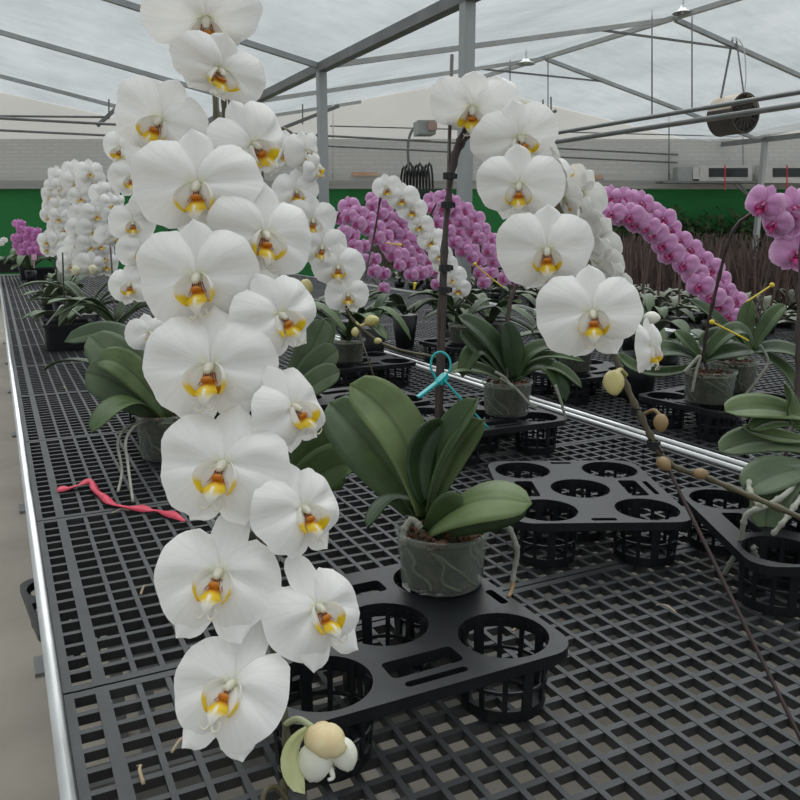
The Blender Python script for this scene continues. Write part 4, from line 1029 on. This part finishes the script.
for k in range(8): box(bm, (0, 0, Lh * .92), (R_ * 1.9, .012, .012), M.Rotation(k * PI / 8, 4, 'Z'))
bmesh.ops.transform(bm, matrix=M.Translation(fc) @ q4, verts=bm.verts[:]); link('grille_and_backing', mesh(bm), t, FANM)
for k in range(4):
    bm = bmesh.new(); v = box(bm, (R_ * .5, 0, 0), (R_ * .75, R_ * .35, .01), M.Rotation(.4, 4, 'X')); bmesh.ops.transform(bm, matrix=M.Translation(fc) @ q4 @ M.Rotation(k * PI / 2, 4, 'Z'), verts=bm.verts[:]); link('fan_blade', mesh(bm), t, FANM)
bm = bmesh.new(); ball(bm, fc, (R_ * .25,) * 3); link('motor', mesh(bm, 'f', True), t, FANM)
dF = depth(fc)
for a, b in (((733, 37), (721, 98)), ((736, 37), (744, 96))):
    bm = bmesh.new(); bar(bm, P(*a, dF), P(*b, dF), .03, .006); link('strap', mesh(bm), t, STEELD)
bm = bmesh.new(); tube(bm, smooth_path(px([(738, 38), (744, 50), (746, 75), (744, 98)], dF), 5), .008, 6); link('power_cord', mesh(bm, 'c', True), t, WIREW)

def wallbox(name, x0, x1, y0, y1, off, dep_, mat, label, cat, inner=None):
    t = thing(name, label, cat, W((x0 + x1) / 2, y1, off))
    def bx(a, b, c, d, o, th, m, nm):
        p = [W(a, d, o), W(b, d, o), W(b, c, o), W(a, c, o)]; pts = p + [k - WN * th for k in p]
        me = quad_mesh(pts, [(0, 1, 2, 3), (7, 6, 5, 4), (0, 4, 5, 1), (1, 5, 6, 2), (2, 6, 7, 3), (3, 7, 4, 0)]); link(nm, me, t, m)
    bx(x0, x1, y0, y1, off, dep_, mat, 'housing')
    if inner: bx(*inner, off + .01, .02, DARKW, 'window_pane')
    return t
wallbox('wall_unit', 699, 752, 165, 183, .5, .3, PALE, 'pale wall unit with a dark window, left of the right-hand post', 'wall unit', (709, 748, 168, 177))
wallbox('wall_unit', 764, 830, 165, 183, .5, .3, PALE, 'pale wall unit with a dark window, at the right edge', 'wall unit', (773, 815, 168, 177))
wallbox('control_box', 678, 692, 167, 182, .5, .2, PLATE, 'grey electric box left of the pale wall units', 'control box', None)
wallbox('control_box', 693, 700, 168, 179, .5, .2, PALE, 'small silver motor box beside the grey electric box', 'control box', None)
wallbox('control_box', 318, 330, 161, 175, .4, .15, PALE, 'small pale box with a dark window beside the left post', 'control box', (321, 328, 164, 172))
wallbox('shelf_bracket', 663, 760, 181, 183, .62, .3, STEELD, 'dark shelf carrying the pale wall units', 'shelf')
wallbox('rust_patch', 585, 604, 175, 179, .12, .03, RUST, 'orange brown plank lying on the ledge, centre right', 'plank')
wallbox('rust_patch', 352, 378, 172, 176, .14, .03, RUST, 'orange brown plank lying on the ledge left of the tall stake', 'plank')
for x, lab in ((725, 'red strip hanging in front of the left pale wall unit'), (787, 'red strip hanging at the right edge')):
    bm = bmesh.new(); bar(bm, W(x, 165, .75), W(x, 190, .75), .03, .01); o = link('warning_strip', mesh(bm), None, REDP); tag(o, lab, 'strip')
# motor and coiled hose behind the tall stake
t = thing('hose_coil', 'black hose coiled on a hook behind the tall stake', 'hose', W(413, 170, .8))
bm = bmesh.new()
for k in range(9):
    x = 404 + k * 3; cpts = []
    for j in range(13):
        a = 2 * PI * j / 12; cpts.append(W(x + 3.2 * math.cos(a) + k * .2, 187 + (20 + (k % 3) * 2) * math.sin(a), .7 + .05 * k + .1 * math.cos(a)))
    tube(bm, cpts, .022, 6)
link('hose_loops', mesh(bm, 'h', True), t, HOSE)
bm = bmesh.new(); tube(bm, smooth_path([W(409, 170, .8), W(408, 150, .8), W(410, 135, .8), W(417, 125, .8), W(430, 122, .8)], 5), .025, 6); link('feed_pipe', mesh(bm, 'h', True), t, STEELD)
t = wallbox('motor_box', 418, 436, 120, 134, 1.9, .4, PLATE, 'grey winch motor under the roof, left of the tall stake', 'motor', None)
bm = bmesh.new(); bar(bm, W(428, 126, 1.93), W(436, 126, 1.93), .18, .14); link('motor_cover', mesh(bm), t, simple('motor_pink', (.42, .30, .27), None, 10, .6))
for pts, lab in ((((97, 126), (131, 95)), 'diagonal steel curtain arm at left above the cooling pads'), (((283, 128), (339, 106)), 'diagonal steel curtain arm beside the left post'), (((536, 118), (556, 111)), 'short steel curtain arm behind the right white spray')):
    t = thing('curtain_arm', lab, 'curtain arm', W(*pts[0], 2.0)); bm = bmesh.new(); bar(bm, W(*pts[0], 2.0), W(*pts[1], 2.0), .06, .05); link('arm', mesh(bm), t, STEELD)
    for f in (.35, .75):
        x = pts[0][0] + (pts[1][0] - pts[0][0]) * f; y = pts[0][1] + (pts[1][1] - pts[0][1]) * f; bm = bmesh.new(); bar(bm, W(x, y + 4, 2.0), W(x, y - 16, 2.0), .025, .02); link('hanger', mesh(bm), t, STEELD)
rod('trim_brace', W(742, 186, .6), PX(754, 215, 12.9) if False else W(754, 205, .6), .02, STEELD); rod('trim_brace', W(735, 184, .6), W(752, 200, .6), .02, STEELD)

# ------------------------------------------------------------------ small things on and under the bench
t = thing('red_ribbon', 'red plastic ribbon lying across the grid bench at left', 'ribbon', G(110, 502, .004))
sp = smooth_path([G(57, 491, .004), G(75, 487, .006), G(90, 482, .008), G(98, 493, .006), G(115, 505, .004), G(145, 510, .004), G(165, 513, .004), G(186, 522, .01)], 6)
bm = bmesh.new(); prev = None
for i, p in enumerate(sp):
    tg = (sp[min(i + 1, len(sp) - 1)] - sp[max(i - 1, 0)]).normalized(); s = V((0, 0, 1)).cross(tg).normalized(); w = .007 * (1 + .3 * math.sin(i * .9)); up_ = V((0, 0, .006 * math.sin(i * .7)))
    a = [bm.verts.new(p - s * w - up_ * .3), bm.verts.new(p + V((0, 0, .003))), bm.verts.new(p + s * w + up_)]
    if prev:
        for k in range(2): bm.faces.new((prev[k], a[k], a[k + 1], prev[k + 1]))
    prev = a
o = link('ribbon_strip', mesh(bm, 'r', True), t, RIB); m_ = o.modifiers.new('t', 'SOLIDIFY'); m_.thickness = .0008
u = thing('pot_tray', 'black tray poking out beneath the near bench over the aisle', 'tray', (-.02, 1.22, .50)); 
ut = P(33, 604, 1.62)
u.location = (ut.x + .165, ut.y, ut.z - TH); u.rotation_euler.z = .1
raw('tray_deck', DECK, u, M.Translation((0, 0, TH)))
for hx, hy in HOLES: raw('cup', CUP, u, M.Translation((hx, hy, TH)))
# low shelf that carries it
us = thing('under_shelf', 'dark shelf board beneath the near bench', 'shelf', (.4, 1.3, 0))
bm = bmesh.new(); box(bm, (u.location.x + .16, u.location.y + .05, u.location.z - .012), (.34, .6, .022)); link('shelf_board', mesh(bm), us, STEELD)
for sx in (-.15, .15):
    for sy in (-.27, .27): 
        bm = bmesh.new(); hz = u.location.z - .023; box(bm, (u.location.x + .16 + sx, u.location.y + .05 + sy, hz / 2), (.03, .03, hz)); link('leg', mesh(bm), us, STEELD)
r2 = random.Random(3)
for i, (x, y, lab) in enumerate([(181, 744, 'pale dry leaf scrap on the bench, nearest the camera at lower left'), (140, 775, 'curled dry scrap left of the lowest white bloom'), (144, 590, 'dry brown scrap beside the big white spray'), (64, 388, 'forked pale scrap on the bench at left'), (666, 609, 'thin tan scrap on the bench right of the nearest tray'), (520, 628, 'dry straw caught in the nearest tray'), (120, 512, 'dark scrap near the red ribbon')]):
    p = G(x, y, .003); a = r2.uniform(0, 3); d = V((math.cos(a), math.sin(a), 0)) * .016
    bm = bmesh.new(); tube(bm, smooth_path([p - d, p + V((0, 0, .006)), p + d * .6 + V((.004, .006, 0)), p + d], 4), [.0022, .0012], 5, .5)
    o = link('dry_leaf_scrap', mesh(bm, 's', True), None, DRY); tag(o, lab, 'scrap')

# ------------------------------------------------------------------ light
w = bpy.data.worlds.new('sky'); bpy.context.scene.world = w; w.use_nodes = True
n = w.node_tree; bg = n.nodes['Background']
tc = nd(n, 'ShaderNodeTexCoord'); sx = nd(n, 'ShaderNodeSeparateXYZ'); n.links.new(tc.outputs['Generated'], sx.inputs[0])
n.links.new(ramp(n, sx.outputs[2], [(0, (.50, .53, .545)), (.3, (.66, .69, .71)), (1, (1, 1, 1))]), bg.inputs[0])
bg.inputs[1].default_value = 1.0
sl = bpy.data.lights.new('overcast_sun', 'SUN'); sl.energy = 4.2; sl.angle = math.radians(75); sl.color = (1, .985, .96)
so = bpy.data.objects.new('overcast_sun', sl); COL.objects.link(so); so.rotation_euler = (math.radians(-28), math.radians(18), 0)
sc = bpy.context.scene
sc.view_settings.view_transform = 'Standard'; sc.view_settings.exposure = .43; sc.view_settings.gamma = 1
sc.cycles.max_bounces = 8; sc.cycles.transparent_max_bounces = 16
sc.cycles.use_denoising = True
